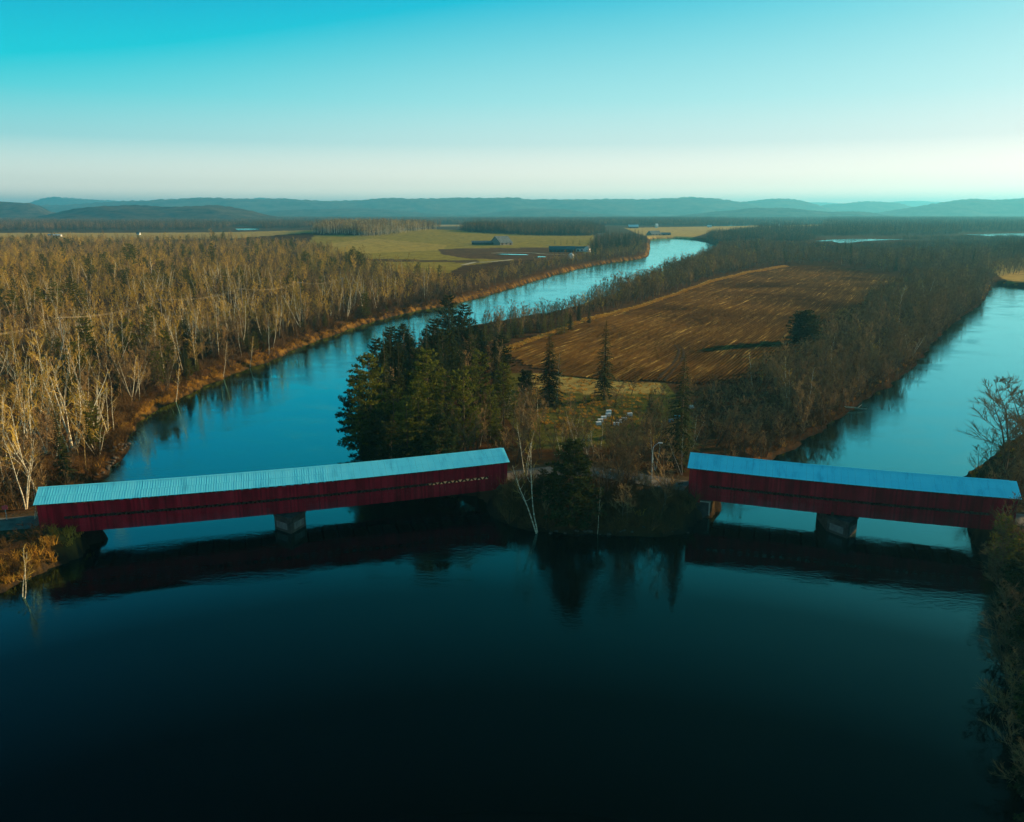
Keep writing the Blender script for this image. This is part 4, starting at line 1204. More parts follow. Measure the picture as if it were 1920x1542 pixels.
# island front
for k, u, v, H, var, w, turn, lb in (('birch_tree', 1010, 966, 15, 5, 0.8, 3.3, 'pale V shaped birch on the island bank beside the end of the longer bridge'), ('birch_tree', 985, 905, 10, 3, 0.8, 2.5, 'fan of pale birch stems above the right end of the longer bridge'),
        ('birch_tree', 1121, 968, 8, 0, 0.55, 0.3, 'thin white birch sapling on the dark island bank'), ('big_bare_tree', 1166, 938, 13.2, 0, 0.9, 0.8, 'many stemmed bare tree in front of the road on the island'),
        ('birch_tree', 900, 838, 9, 1, 0.8, 0.1, 'slanting white birch in front of the yellow green pine'), ('birch_tree', 1043, 758, 13, 0, 0.7, 0.2, 'slender pale birch against the broad ragged spruce'),
        ('bare_tree', 1145, 800, 11, 3, 0.8, 0.2, 'slender bare tree standing left of the beehives'), ('bare_tree', 1340, 838, 9, 2, 1.1, 0.2, 'rounded bare tree behind the left end of the shorter bridge'),
        ('bare_tree', 1395, 845, 8.5, 4, 1.2, 0.2, 'rounded bare tree by the river behind the shorter bridge'), ('bare_tree', 1182, 742, 6, 1, 0.9, 0.2, 'small bare tree at the near edge of the field'),
        ('bare_tree', 1205, 850, 9, 2, 1.0, 1.2, 'bare tree left of the street lamp'), ('bare_tree', 1250, 870, 9, 1, 1.0, 1.2, 'bare tree behind the street lamp')):
    base_at(k, u, v, H, lb, None, var, w, turn)
# right bank
for u, v, H, var, w, turn, lb in ((1884, 885, 16.5, 0, 1.35, 0.5, 'large spreading bare tree on the right bank above the bridge end'), (1940, 862, 15, 1, 1.2, 2.0, 'large bare tree cut by the right picture edge'),
        (1925, 915, 13, 1, 0.9, 4.0, 'bare tree behind the right end of the shorter bridge')):
    base_at('big_bare_tree', u, v, H, lb, None, var, w, turn)
top_at('pine_tree', 1893, 935, 7.5, 'yellow green evergreen in front of the right end of the shorter bridge', None, 3, 1.1)
top_at('pine_tree', 1925, 965, 8, 'dark evergreen on the right bank below the bridge end', None, 0, 1.0)
for u, v, H, var, o_ in ((1890, 1090, 8, 0, 'uppermost'), (1900, 1150, 9, 1, 'second'), (1908, 1240, 9, 0, 'third'), (1912, 1330, 8, 1, 'fourth'), (1922, 1430, 7, 0, 'lowest')):
    base_at('big_bare_tree', u, v, H, '%s of the shaded bare trees leaning over the water at the lower right edge' % o_, 'shaded trees on the near right bank', var, 1.15)

base_at('shrub', 1668, 745, 3.2, 'bright yellow bush at the waterline of the right river', None, 1, 1.4)
for u, v, H in ((1930, 1120, 7), (1936, 1225, 7.5), (1942, 1325, 6.5), (1950, 1440, 6.0), (1958, 1530, 5)):
    base_at('dark_pine', u, v, H, '*', 'dark evergreens on the near right bank', None, 1.1)
# -- the woods
def fill(poly, sp, mix, Hs, patchy=False, z=3.0, clear=1.2, avoid=None, world_poly=None, label=None, group=None):
    P = poly_px(poly, z) if world_poly is None else np.array(world_poly)
    x0, y0 = P.min(0); x1, y1 = P.max(0)
    y = y0
    X, Y, S = [], [], []
    while y < y1:
        s = sp(y)
        xs = np.arange(x0, x1, s)
        X.append(xs + nrs.uniform(-0.48, 0.48, len(xs)) * s); Y.append(y + nrs.uniform(-0.48, 0.48, len(xs)) * s)
        y += s
    X, Y = np.concatenate(X), np.concatenate(Y)
    k = inside(P, X, Y)
    X, Y = X[k], Y[k]
    d = shore(X, Y)
    k = (d > clear) & (road_dist(X, Y) > 4.5)
    if avoid is not None: k &= ~inside(avoid, X, Y)
    X, Y = X[k], Y[k]
    names, w = zip(*mix)
    w = np.array(w) / sum(w)
    kk = nrs.choice(len(names), len(X), p=w)
    patch = np.sin(X * 0.021 + 1.7 * np.sin(Y * 0.013)) * np.sin(Y * 0.017 + X * 0.006)
    for x, y_, i, pt in zip(X, Y, kk, patch):
        n = names[i]
        if n in ('spruce_tree', 'pine_tree') and pt < 0.02: n = names[0]
        if patchy:
            q_ = math.sin(x * 0.05 + 2.1 * math.sin(y_ * 0.031)) * math.sin(y_ * 0.043 + 1.4 * math.sin(x * 0.027))
            if n == 'tall_bare_tree' and q_ > 0.38: n = 'bare_tree'
            if y_ < 300 and n == 'tall_bare_tree' and rnd.random() < 0.55: n = rnd.choice(('birch_tree', 'bare_tree', 'shrub', 'shrub'))
            if n == 'shrub': put(n, float(x), float(y_), rnd.uniform(1.5, 3.5)); continue
            if n in ('tall_bare_tree', 'bare_tree') and q_ < -0.62 and rnd.random() < 0.6: continue
        lo, hi = Hs.get(n, Hs['*'])
        put(n, float(x), float(y_), rnd.uniform(lo, hi) * (1 + 0.16 * pt) * (1.0 if n == 'shrub' else rnd.choice((0.85, 1.0, 1.0, 1.12))), label, group)
FOREST = [(-240, 1000), (40, 968), (150, 905), (195, 845), (240, 795), (262, 772), (318, 742), (378, 712), (440, 690), (500, 668), (560, 640), (620, 618), (690, 594), (760, 574), (840, 560), (872, 552),
          (830, 530), (760, 516), (700, 505), (650, 490), (612, 474), (560, 464), (470, 459), (300, 456), (0, 455), (-240, 455)]
fill(FOREST, lambda y: 4.3 + max(0, y - 150) * 0.0042, (('tall_bare_tree', 0.38), ('birch_tree', 0.22), ('bare_tree', 0.17), ('spruce_tree', 0.15), ('pine_tree', 0.08)), {'birch_tree': (10, 16.5), 'tall_bare_tree': (8.5, 14), 'spruce_tree': (7, 14), 'pine_tree': (8, 14), '*': (7, 12.5)}, patchy=True, clear=2.5)
fill(FOREST[:20], lambda y: 4.2, (('shrub', 0.7), ('spruce_tree', 0.14), ('pine_tree', 0.16)), {'spruce_tree': (3, 7), 'pine_tree': (3, 7), 'shrub': (1.5, 3.5), '*': (2, 4)}, clear=3, avoid=poly_px([(-300, 640), (400, 560), (900, 480), (900, 400), (-300, 400)]))
fill([(850, 560), (960, 533), (1040, 510), (1100, 496), (1214, 480), (1214, 466), (1120, 482), (1000, 500), (900, 524), (840, 540)], lambda y: 6.0, (('bare_tree', 0.45), ('tall_bare_tree', 0.35), ('birch_tree', 0.2)), {'*': (5, 11)}, clear=4)
fill([(1100, 483), (1160, 476), (1214, 468), (1216, 452), (1190, 448), (1130, 450), (1104, 466)], lambda y: 9.0, (('spruce_tree', 0.5), ('bare_tree', 0.5)), {'spruce_tree': (13, 19), '*': (9, 14)}, clear=4)
RWOOD = [(1490, 815), (1540, 796), (1620, 742), (1670, 716), (1708, 690), (1742, 645), (1788, 602), (1836, 570), (1858, 540), (1862, 520), (1720, 520), (1690, 548), (1630, 588), (1556, 640), (1485, 692), (1400, 728), (1470, 760)]
fill([(1318, 745), (1400, 728), (1470, 760), (1500, 815), (1440, 862), (1330, 842)], lambda y: 2.6, (('bare_tree', 0.7), ('shrub', 0.3)), {'bare_tree': (3.5, 6.5), 'shrub': (1.5, 3), '*': (3, 6)}, clear=0.4)
LONE = np.array(at(1511, 655, 3)[:2])
fill(RWOOD, lambda y: 3.0 + max(0, y - 150) * 0.0035, (('bare_tree', 0.95), ('birch_tree', 0.05)), {'*': (5.5, 12.5)}, clear=0.4, avoid=np.array([LONE + (-12, -10), LONE + (5, -8), LONE + (6, 7), LONE + (-14, 8)]))
fill([(1340, 482), (1392, 509), (1470, 498), (1570, 497), (1640, 508), (1722, 524), (1862, 526), (1862, 520), (2020, 500), (2050, 474), (1900, 468), (1760, 474), (1660, 477), (1540, 477), (1470, 468), (1430, 459), (1352, 463)], lambda y: 6.0 + max(0, y - 500) * 0.006, (('bare_tree', 0.86), ('spruce_tree', 0.08), ('birch_tree', 0.06)), {'spruce_tree': (10, 17), '*': (8, 13)}, clear=1.5)
fill([(1095, 594), (1200, 568), (1280, 542), (1335, 521), (1400, 506), (1420, 495), (1370, 478), (1345, 474), (1312, 488), (1262, 510), (1207, 531), (1150, 555), (1110, 568)], lambda y: 3.4, (('bare_tree', 0.85), ('birch_tree', 0.15)), {'*': (6, 12)}, clear=0.5)
fill([(930, 640), (1000, 628), (1100, 592), (1110, 570), (1030, 592), (960, 606), (900, 615)], lambda y: 4.0, (('bare_tree', 1.0),), {'*': (5, 9)}, clear=0.6)
fill([(1310, 1000), (1345, 970), (1375, 930), (1445, 872), (1420, 850), (1350, 880), (1300, 940)], lambda y: 2.6, (('shrub', 0.7), ('bare_tree', 0.3)), {'bare_tree': (4, 7), '*': (1.4, 3.0)}, clear=0.2, z=0.0)
# island around the hives, road and front bank
YARD = poly_px([(1010, 745), (1210, 750), (1215, 832), (1010, 826)])
fill([(905, 860), (960, 760), (1000, 770), (1100, 835), (1320, 835), (1320, 900), (1270, 905), (1150, 900), (960, 885)], lambda y: 3.6, (('bare_tree', 0.8), ('birch_tree', 0.2)), {'*': (4.5, 9)}, clear=2, avoid=YARD)
fill([(1225, 742), (1320, 745), (1330, 850), (1230, 850)], lambda y: 3.6, (('bare_tree', 1.0),), {'*': (3, 6)}, clear=2)
fill([(690, 860), (690, 740), (760, 670), (840, 640), (930, 660), (960, 760), (900, 880), (760, 890)], lambda y: 6.0, (('spruce_tree', 0.55), ('dark_pine', 0.25), ('bare_tree', 0.2)), {'dark_pine': (8, 12), '*': (7, 12)}, clear=2)
fill([(905, 945), (1000, 915), (1300, 928), (1296, 985), (1150, 996), (1010, 985)], lambda y: 4.0, (('bare_tree', 0.88), ('birch_tree', 0.06), ('dark_pine', 0.06)), {'dark_pine': (3, 6), '*': (4.5, 9.5)}, clear=0.8)
fill([(895, 945), (1000, 912), (1300, 925), (1305, 985), (1150, 1000), (1010, 990)], lambda y: 1.6, (('shrub', 1.0),), {'*': (1.4, 3.6)}, clear=0.4, group='shrubs on the dark island bank', label='low bare shrub on the shaded island bank between the bridges')
fill([(-60, 1130), (60, 1078), (150, 1035), (160, 1015), (60, 1000), (-60, 1010)], lambda y: 2.4, (('shrub', 1.0),), {'*': (1.2, 2.8)}, clear=0.5, group='shrubs on the near left bank', label='golden brown shrub on the near left bank below the bridge')
fill([(-40, 985), (60, 960), (150, 905), (160, 880), (60, 885), (-40, 900)], lambda y: 2.6, (('shrub', 0.65), ('bare_tree', 0.35)), {'bare_tree': (4, 8), '*': (1.5, 3.4)}, clear=1.2)
fill([(1010, 820), (1220, 832), (1225, 745), (990, 735), (960, 780)], lambda y: 5.6, (('shrub', 0.72), ('bare_tree', 0.28)), {'bare_tree': (4, 7), '*': (1.0, 2.2)}, avoid=poly_px([(1085, 770), (1200, 770), (1210, 812), (1085, 812)]))
RB_UP = [at(1812, 905, 3)[:2], at(1815, 985, 3)[:2], at(1850, 1045, 3)[:2], (95, 95), (150, 150), at(2100, 800, 3)[:2], at(1930, 825, 3)[:2]]
RB_LOW = [at(1850, 1045, 3)[:2], at(1892, 1100, 3)[:2], at(1926, 1200, 3)[:2], at(1936, 1400, 3)[:2], (50, 40), (95, 40), (95, 95)]
fill(None, lambda y: 3.6, (('bare_tree', 0.72), ('shrub', 0.28)), {'shrub': (1.5, 3), '*': (4.5, 9)}, world_poly=RB_UP, clear=0.8)
fill(None, lambda y: 3.4, (('dark_pine', 0.8), ('bare_tree', 0.2)), {'dark_pine': (4, 8), '*': (4, 8)}, world_poly=RB_LOW, clear=0.5)  # mostly dark needles, to put the shade of this bank into the colour
fill([(1440, 868), (1490, 838), (1540, 804), (1620, 750), (1670, 724), (1712, 694), (1746, 646), (1792, 604), (1842, 570), (1835, 545), (1770, 575), (1715, 620), (1675, 670), (1600, 710), (1520, 755), (1460, 800), (1400, 840)], lambda y: 2.3, (('shrub', 0.65), ('bare_tree', 0.35)), {'bare_tree': (4, 8), '*': (1.6, 3.6)}, clear=0.1, z=0.0)
fill([(150, 905), (176, 892), (214, 862), (240, 820), (262, 780), (230, 770), (190, 815), (150, 870)], lambda y: 2.0, (('shrub', 1.0),), {'*': (1.2, 3.0)}, clear=0.3, z=1.0, group='shrubs on the stony point', label='x')
# undergrowth along the edge of the left forest
fill([(165, 900), (200, 855), (250, 800), (330, 748), (440, 695), (560, 645), (690, 602), (840, 568), (840, 556), (690, 585), (560, 620), (440, 668), (330, 715), (250, 755), (190, 820)], lambda y: 2.6, (('shrub', 1.0),), {'*': (1.2, 3.6)}, clear=0.6, z=1.5, group='shrubs along the left bank', label='brown shrub under the birches along the left bank')

# far woods, as masses
def mass(poly, sp, lo, hi, z=3.0):
    P = poly_px(poly, z)
    x0, y0 = P.min(0); x1, y1 = P.max(0)
    n = int((x1 - x0) * (y1 - y0) / (sp * sp))
    X, Y = nrs.uniform(x0, x1, n), nrs.uniform(y0, y1, n)
    k = inside(P, X, Y)
    X, Y = X[k], Y[k]
    k = np.ones(len(X), bool) if len(X) == 0 else shore(X, Y) > 2
    X, Y = X[k], Y[k]
    Zh = height(X, Y)
    return np.stack([X, Y, Zh - 0.3, nrs.uniform(lo, hi, len(X)), nrs.uniform(0, 6.28, len(X)), nrs.randint(0, 3, len(X))], 1)
WOODS = [
    ('distant_wood', 'brown wood on the low rise beyond the green pasture', [(597, 450), (700, 453), (790, 446), (812, 440), (790, 433), (620, 434)], 15, 0.9, 1.4),
    ('distant_wood', 'dark wood behind the barnyard pasture', [(872, 446), (980, 448), (1100, 446), (1130, 438), (1100, 428), (900, 430)], 15, 0.9, 1.3),
    ('distant_wood', 'hazy woods beyond the far river bend', [(900, 424), (1180, 424), (1420, 420), (1330, 412), (1000, 414), (880, 416)], 34, 1.0, 1.5),
    ('distant_wood', 'low scrub before the white far water', [(1420, 452), (1520, 459), (1580, 460), (1660, 458), (1780, 452), (2050, 449), (2050, 470), (1760, 472), (1540, 474), (1450, 462)], 13, 0.3, 0.48),
    ('distant_wood', 'low scrub between the two strips of white far water', [(1660, 447), (1790, 445), (2050, 445), (2050, 448), (1790, 450), (1700, 450)], 15, 0.3, 0.45),
    ('distant_wood', 'dark scrub at the left of the white far water', [(1400, 440), (1520, 443), (1522, 453), (1440, 452), (1400, 447)], 14, 0.5, 0.8),
    ('distant_wood', 'teal hazed wooded plain below the right mountains', [(1400, 440), (1520, 444), (1760, 443), (1820, 436), (2060, 434), (2060, 412), (1560, 411), (1550, 420), (1552, 431), (1420, 435)], 34, 0.9, 1.5),
    ('distant_wood', 'hazy woods below the hills at the left horizon', [(-200, 434), (200, 433), (330, 433), (440, 431), (440, 424), (300, 420), (-200, 420)], 40, 0.9, 1.4),
    ('distant_wood', 'dark wood edge right of the tan far field', [(500, 431), (600, 430), (640, 424), (560, 420), (440, 422)], 36, 0.9, 1.3),
    ('distant_wood', 'trees on the far river bank behind the bend', [(1330, 445), (1420, 437), (1440, 445), (1400, 452), (1345, 455)], 14, 0.8, 1.1),
    ('distant_wood', 'dark wood below the small clearing at the right picture edge', [(1870, 486), (2060, 484), (2060, 462), (1900, 466)], 13, 0.7, 1.1),
]
for nm, lb, poly, sp, lo, hi in WOODS:
    scatter_stuff(nm, lb, 'wood', PROTO['gold_clump' if 'rise' in lb else 'clump'], mass(poly, sp, lo, hi))
# forest beyond everything up to the foot of the hills
pw = []
X = nrs.uniform(-3200, 5200, 15000); Y = nrs.uniform(2600, 6200, 15000)
k = np.abs(X / Y) < 0.72
X, Y = X[k], Y[k]
openf = np.zeros(len(X), bool)
for pts, c in ZONES: openf |= inside(poly_px(pts), X, Y)
for pts in ([(1180, 432), (1560, 420), (1560, 431), (1300, 447)], [(1780, 446), (2080, 446), (2080, 436), (1780, 436)], [(1500, 459), (1720, 459), (1720, 447), (1500, 447)], [(580, 440), (1180, 440), (1180, 428), (580, 428)], [(-300, 455), (600, 455), (600, 431), (-300, 434)]):
    openf |= inside(poly_px(pts), X, Y)
X, Y = X[~openf], Y[~openf]
scatter_stuff('distant_forest', 'continuous far forest fading to teal at the foot of the hills', 'forest', PROTO['clump'], np.stack([X, Y, height(X, Y) - 0.5, nrs.uniform(0.8, 1.3, len(X)), nrs.uniform(0, 6.28, len(X)), nrs.randint(0, 3, len(X))], 1))

# -- sort: the plants that show largest become things of their own, the rest are one mass per kind
XY = np.array([(p[1], p[2]) for p in PLANTS])
ZH = height(XY[:, 0], XY[:, 1])
groups_ = {}
for p, z in zip(PLANTS, ZH):
    u, v = project(p[1], p[2], z + p[3] * 0.6)
    vis = -15 < u < 1935 and 300 < v < 1560
    px = FPX * p[3] / math.hypot(p[1], p[2])
    groups_.setdefault(CATS[p[0]], []).append((0 if p[6] == '*' or (p[6] and not (p[7] or '').startswith('shrubs')) else 1, -(px if vis else px * 0.0001), p, z, vis, px))
LIMIT = {'birch': 300, 'bare tree': 300, 'spruce': 300, 'pine': 300, 'cedar': 300, 'shrub': 300}
LANDMARKS = [('the large layered pine', 240, 500, 0), ('the round topped pine', 396, 480, 0), ('the dark spruce clump', 465, 530, 0), ('the many stemmed birch', 120, 770, 0), ('the drooping pine', 166, 790, 0),
    ('the forked birch at the point', 208, 760, 0), ('the left bridge end', 72, 945, 0), ('the left picture edge', 5, 650, 0), ('the dark pine clump', 112, 540, 0), ('the bend of the golden bank', 330, 730, 0),
    ('the straight bank birch', 505, 600, 0), ('the bank spruces', 395, 650, 0), ('the pasture corner', 660, 490, 0), ('the grey gable barn', 940, 455, 0), ('the blue barn', 1054, 466, 0), ('the wooded river bend', 1170, 465, 0),
    ('the far edge of the left forest', 300, 445, 0), ('the narrow bank opposite the cedars', 800, 560, 0), ('the curved dirt track', 895, 495, 0), ('the river narrows by the island wood', 640, 615, 0), ('the sagging wires', 250, 575, 0),
    ('the tall island pine', 690, 740, 1), ('the yellow green pine', 868, 760, 1), ('the longer bridge right end', 950, 880, 1), ('the dark spreading conifer', 1076, 870, 1), ('the beehives', 1150, 785, 1), ('the street lamp', 1221, 870, 1),
    ('the tall slim spruce', 1285, 780, 1), ('the ragged spruce', 1031, 690, 1), ('the lone narrow spruce', 1137, 680, 1), ('the shorter bridge left end', 1300, 880, 1), ('the round evergreen', 1511, 615, 1), ('the golden field strip', 1250, 550, 1),
    ('the top corner of the field', 1480, 500, 1), ('the bend of the right river', 1860, 540, 1), ('the yellow bush', 1668, 735, 1), ('the cedar row', 990, 610, 1), ('the small clearing', 1890, 500, 1), ('the white far water', 1590, 452, 1), ('the right edge of the field', 1640, 590, 1),
    ('the pale driftwood', 1610, 765, 1), ('the rounded river trees', 1395, 800, 1), ('the large spreading tree', 1885, 810, 2), ('the shorter bridge right end', 1890, 940, 2), ('the yellow green evergreen', 1893, 970, 2), ('the lower right corner', 1910, 1400, 2)]
ORD = ['nearest', 'second nearest', 'third nearest', 'fourth nearest', 'fifth nearest', 'sixth nearest', 'seventh nearest', 'eighth nearest', 'ninth nearest', 'tenth nearest', 'eleventh nearest', 'twelfth nearest', 'thirteenth nearest', 'fourteenth nearest', 'fifteenth nearest', 'sixteenth nearest', 'seventeenth nearest', 'eighteenth nearest', 'nineteenth nearest', 'twentieth nearest']
STEMS = {'dark_pine': ('spreading', 'tall'), 'birch_tree': ('slender white', 'right leaning white', 'left leaning white', 'three stemmed white', 'four stemmed white', 'twin stemmed white'),
         'tall_bare_tree': ('upright golden', 'twin stemmed golden', 'bushy golden'), 'bare_tree': ('single stemmed brown', 'twin stemmed brown', 'three stemmed brown', 'crooked brown', 'many stemmed brown'),
         'spruce_tree': ('full', 'narrow', 'broad', 'slim'), 'pine_tree': ('even', 'broad', 'open', 'layered'), 'shrub': ('upright bare', 'spreading bare', 'dense bare')}
NOUN = {'dark_pine': 'dark evergreen', 'birch_tree': 'birch', 'tall_bare_tree': 'leafless tree', 'bare_tree': 'leafless tree', 'spruce_tree': 'dark spruce', 'pine_tree': 'green pine', 'shrub': 'shrub'}
SEEN_LABEL = {}
def auto_label(k, x, y, H, var):
    u, v = project(x, y, 3.0 + H * 0.5)
    ub = project(x, y, 3.0)[0]
    side_ = 2 if (x > 38 and y < 175 and u > 1770) else (0 if (x < -25 and not inside(ISLP, np.array([x]), np.array([y]))[0]) or (u < 1225 and y > 480) else 1)
    best = min((L for L in LANDMARKS if L[3] == side_), key=lambda L: (L[1] - u) ** 2 + (1.4 * (L[2] - v)) ** 2)
    du, dv = u - best[1], v - best[2]
    where = ('right of' if du > 0 else 'left of') if abs(du) > abs(dv) * 1.2 else ('below' if dv > 0 else 'above')
    return [STEMS[k][var % len(STEMS[k])], NOUN[k], where, best[0], math.hypot(du, 1.4 * dv)]
ISLP = poly_px([(640, 900), (640, 720), (720, 668), (850, 622), (960, 598), (1090, 570), (1210, 524), (1350, 460), (1400, 440), (2300, 440), (2300, 1200), (640, 1200)], 0)
def plant(k, x, y, z, H, turn, var, label, group, wide):
    L, mats, part = KIND[k]
    tm, cm, _, _ = L[var % len(L)]
    s = H / BASEH[k]
    o = thing(NAMES.get(k, k), label, CATS[k], (x, y, z - 0.05), turn, group)
    o.scale = (s * wide, s * wide, s)
    obj('trunk' if k != 'shrub' else 'stems', tm, o)
    obj(part, cm, o)
    return o
rest = {}
for cat, L in groups_.items():
    L.sort(key=lambda q: (q[0], q[1]))
    n = 0
    chosen, buckets = set(), {}
    for i, (pr, _, p, z, vis, px) in enumerate(L):
        if n < LIMIT[cat] and (vis or pr == 0) and px > 14:
            chosen.add(i)
            n += 1
            if p[6] in (None, '*') or (p[7] or '').startswith('shrubs'):
                a_ = auto_label(p[0], p[1], p[2], p[3], p[5])
                buckets.setdefault(tuple(a_[:4]), []).append((a_[4], i))
    for (st, nn, wh, lm), items in buckets.items():
        items.sort()
        for r_, (_, i) in enumerate(items):
            p = L[i][2]
            p[6] = '%s %s, %s %s %s' % (st, nn, ORD[min(r_, len(ORD) - 1)], wh, lm)
            if p[7] is None: p[7] = {'birch': 'white birches', 'bare tree': 'brown leafless trees', 'spruce': 'spruces of the woods', 'pine': 'pines of the woods', 'shrub': 'bare shrubs'}.get(cat)
    for i, (pr, _, p, z, vis, px) in enumerate(L):
        k, x, y, H, turn, var, label, group, wide = p
        if i in chosen:
            plant(k, x, y, z, H, turn, var, label, group, wide)
        else:
            near = px > 60
            key = {'tall_bare_tree': 'tall_bare_tree' if near else 'far_birch', 'birch_tree': 'birch_tree' if near else 'far_birch', 'bare_tree': 'bare_tree' if near else 'far_bare', 'big_bare_tree': 'bare_tree',
                   'spruce_tree': 'spruce_tree' if near else 'far_spruce', 'pine_tree': 'pine_tree', 'round_pine': 'pine_tree', 'dark_pine': 'pine_tree', 'cedar_tree': 'cedar_tree', 'shrub': 'shrub'}[k]
            m = len(PROTO[key])
            base = {'far_birch': 13, 'far_bare': 10, 'far_spruce': 18}.get(key) or BASEH[key]
            rest.setdefault(key, []).append((x, y, z - 0.05, H / base, turn, var % m))
STUFF = {'tall_bare_tree': ('golden_thicket', 'golden leafless trees filling the left forest'), 'birch_tree': ('birch_thicket', 'countless smaller birch stems filling the left forest'), 'far_birch': ('golden_forest', 'distant mass of golden leafless trees deep in the left forest'),
         'bare_tree': ('bare_thicket', 'tangled leafless trees filling the near woods'), 'far_bare': ('bare_forest', 'distant mass of leafless trees in the woods'),
         'spruce_tree': ('spruce_thicket', 'spruces filling the woods'), 'far_spruce': ('spruce_forest', 'distant spruces in the woods'), 'pine_tree': ('pine_thicket', 'pines filling the woods'),
         'cedar_tree': ('cedar_thicket', 'cedars filling the river edge'), 'shrub': ('undergrowth', 'brown undergrowth of bare shrubs along the banks')}
for key, pts in rest.items():
    nm, lb = STUFF[key]
    scatter_stuff(nm, lb, 'woods', PROTO[key], pts)
# golden grass along the banks and the field edge
gp = []
def grass_fill(poly, sp, lo, hi, keep=1.0, z=3.0, clear=0.3):
    P = poly_px(poly, z)
    x0, y0 = P.min(0); x1, y1 = P.max(0)
    n = int((x1 - x0) * (y1 - y0) / (sp * sp) * keep)
    X, Y = nrs.uniform(x0, x1, n), nrs.uniform(y0, y1, n)
    k = inside(P, X, Y); X, Y = X[k], Y[k]
    k = (shore(X, Y) > clear) & (road_dist(X, Y) > 3.2); X, Y = X[k], Y[k]
    Z = height(X, Y)
    for x, y, z_ in zip(X, Y, Z): gp.append((x, y, z_, rnd.uniform(lo, hi), rnd.uniform(0, 6.28), rnd.randrange(3)))
SH = soften(np.array(RIVER_PX, float), 1)
bl = [(int(u), v) for u, v in SH if v < 1150 and v > 520 and u < 960]
# along the shorelines
for i in range(len(RIVER) - 1):
    a, b = RIVER[i], RIVER[i + 1]
    L_ = np.hypot(*(b - a))
    if not (40 < a[1] < 900): continue
    t = (b - a) / L_
    n_ = np.array((t[1], -t[0]))
    left = a[0] < -10 and not (a[0] > -60 and a[1] < 250 and project(a[0], a[1], 0)[0] > 655)
    dens = (3.0 if a[1] < 260 else 1.3) if left and (a[1] > 165 or a[1] < 112) else 0.35
    for q in range(int(L_ * dens * (1 if a[1] < 350 else 0.5))):
        off = abs(rnd.gauss(0, 1.6)) + 0.9
        p = a + t * L_ * rnd.random()
        for s in (1, -1):
            c_ = p + n_ * s * off
            if not inside(RIVER, np.array([c_[0]]), np.array([c_[1]]))[0]:
                gp.append((c_[0], c_[1], 0, rnd.uniform(0.7, 1.5), rnd.uniform(0, 6.28), rnd.randrange(3)))
                break
gp = [list(g) for g in gp]
ga = np.array(gp)
gz = height(ga[:, 0], ga[:, 1])
ga[:, 2] = gz
ga = ga[(gz > 0.7)]
gp = [tuple(g) for g in ga]
grass_fill([(925, 664), (1000, 634), (1040, 619), (1100, 597), (1200, 573), (1280, 546), (1330, 528), (1400, 511), (1470, 498), (1480, 501), (1400, 514.5), (1330, 532), (1280, 550), (1200, 578), (1100, 603), (1000, 642), (935, 671)], 1.1, 0.7, 1.2)
grass_fill([(980, 700), (1240, 722), (1250, 742), (1200, 800), (1060, 815), (960, 770)], 1.6, 0.4, 0.9, 0.7)
grass_fill([(-60, 1130), (30, 1096), (70, 1070), (60, 1040), (-60, 1040)], 1.2, 0.7, 1.5, 0.7)
scatter_stuff('bank_grass', 'dry golden grass fringing the banks and the field edge', 'grass', PROTO['grass'], gp)

# ------------------------------------------------------------------ small things
NUM = ['zero', 'one', 'two', 'three', 'four', 'five', 'six', 'seven', 'eight', 'nine', 'ten', 'eleven', 'twelve', 'thirteen', 'fourteen', 'fifteen', 'sixteen', 'seventeen', 'eighteen', 'nineteen']
NUM += [a + ('' if not b else '-' + b) for a in ('twenty', 'thirty', 'forty') for b in ('', 'one', 'two', 'three', 'four', 'five', 'six', 'seven', 'eight', 'nine')]
def rock(seed, s):
    r = random.Random(seed)
    bm = bmesh.new()
    bmesh.ops.create_icosphere(bm, subdivisions=2, radius=1.0)
    f = [Vector((r.gauss(0, 1), r.gauss(0, 1), r.gauss(0, 1))).normalized() for _ in range(14)]
    for v in bm.verts:
        k = 1.0
        for d in f:
            q = v.co.dot(d)
            if q > 0.74: k = min(k, 0.74 / q)
        v.co = v.co * k
        v.co.x *= s[0]; v.co.y *= s[1]; v.co.z *= s[2]
    m = bpy.data.meshes.new('rock')
    bm.to_mesh(m); bm.free()
    m.materials.append(M['rock'])
    return m
RM = [rock(i, s) for i, s in enumerate(((1.3, 0.9, 0.6), (1.0, 1.0, 0.7), (1.6, 1.0, 0.5), (0.8, 0.7, 0.6)))]
bi = 0
for i in range(40):
    t = (i + 0.5) / 40
    u, v = 188 + 66 * t + rnd.uniform(-9, 6), 888 - 82 * t + rnd.uniform(-5, 7)
    p = at(u, v, 0.5)
    if shore(np.array([p[0]]), np.array([p[1]]))[0] < 0.1: continue
    o = obj('rock', RM[i % 4])
    o.location = (p[0], p[1], hz(p[0], p[1]) + 0.1)
    o.rotation_euler = (rnd.uniform(-.3, .3), rnd.uniform(-.3, .3), rnd.uniform(0, 6.28))
    s = rnd.uniform(0.25, 0.7); o.scale = (s, s, s * rnd.uniform(0.7, 1.2))
    bi += 1
    props(o, 'grey boulder on the stony left bank slope, number %s up from the bridge' % NUM[bi], 'rock', 'boulders at the left bank point')
for i in range(18):
    u = 1005 + (i + rnd.uniform(0.1, 0.9)) / 18 * 290
    p = at(u, 1001 - abs(u - 1150) * 0.03 + rnd.uniform(-5, 0), 0.3)
    o = obj('rock', RM[i % 4])
    o.location = (p[0], p[1], max(0.05, hz(p[0], p[1])))
    o.rotation_euler = (0, 0, rnd.uniform(0, 6.28))
    s = rnd.uniform(0.2, 0.42); o.scale = (s, s, s)
    props(o, 'small pale stone, number %s from the left along the island waterline between the bridges' % NUM[i + 1], 'stone', 'stones on the island waterline')

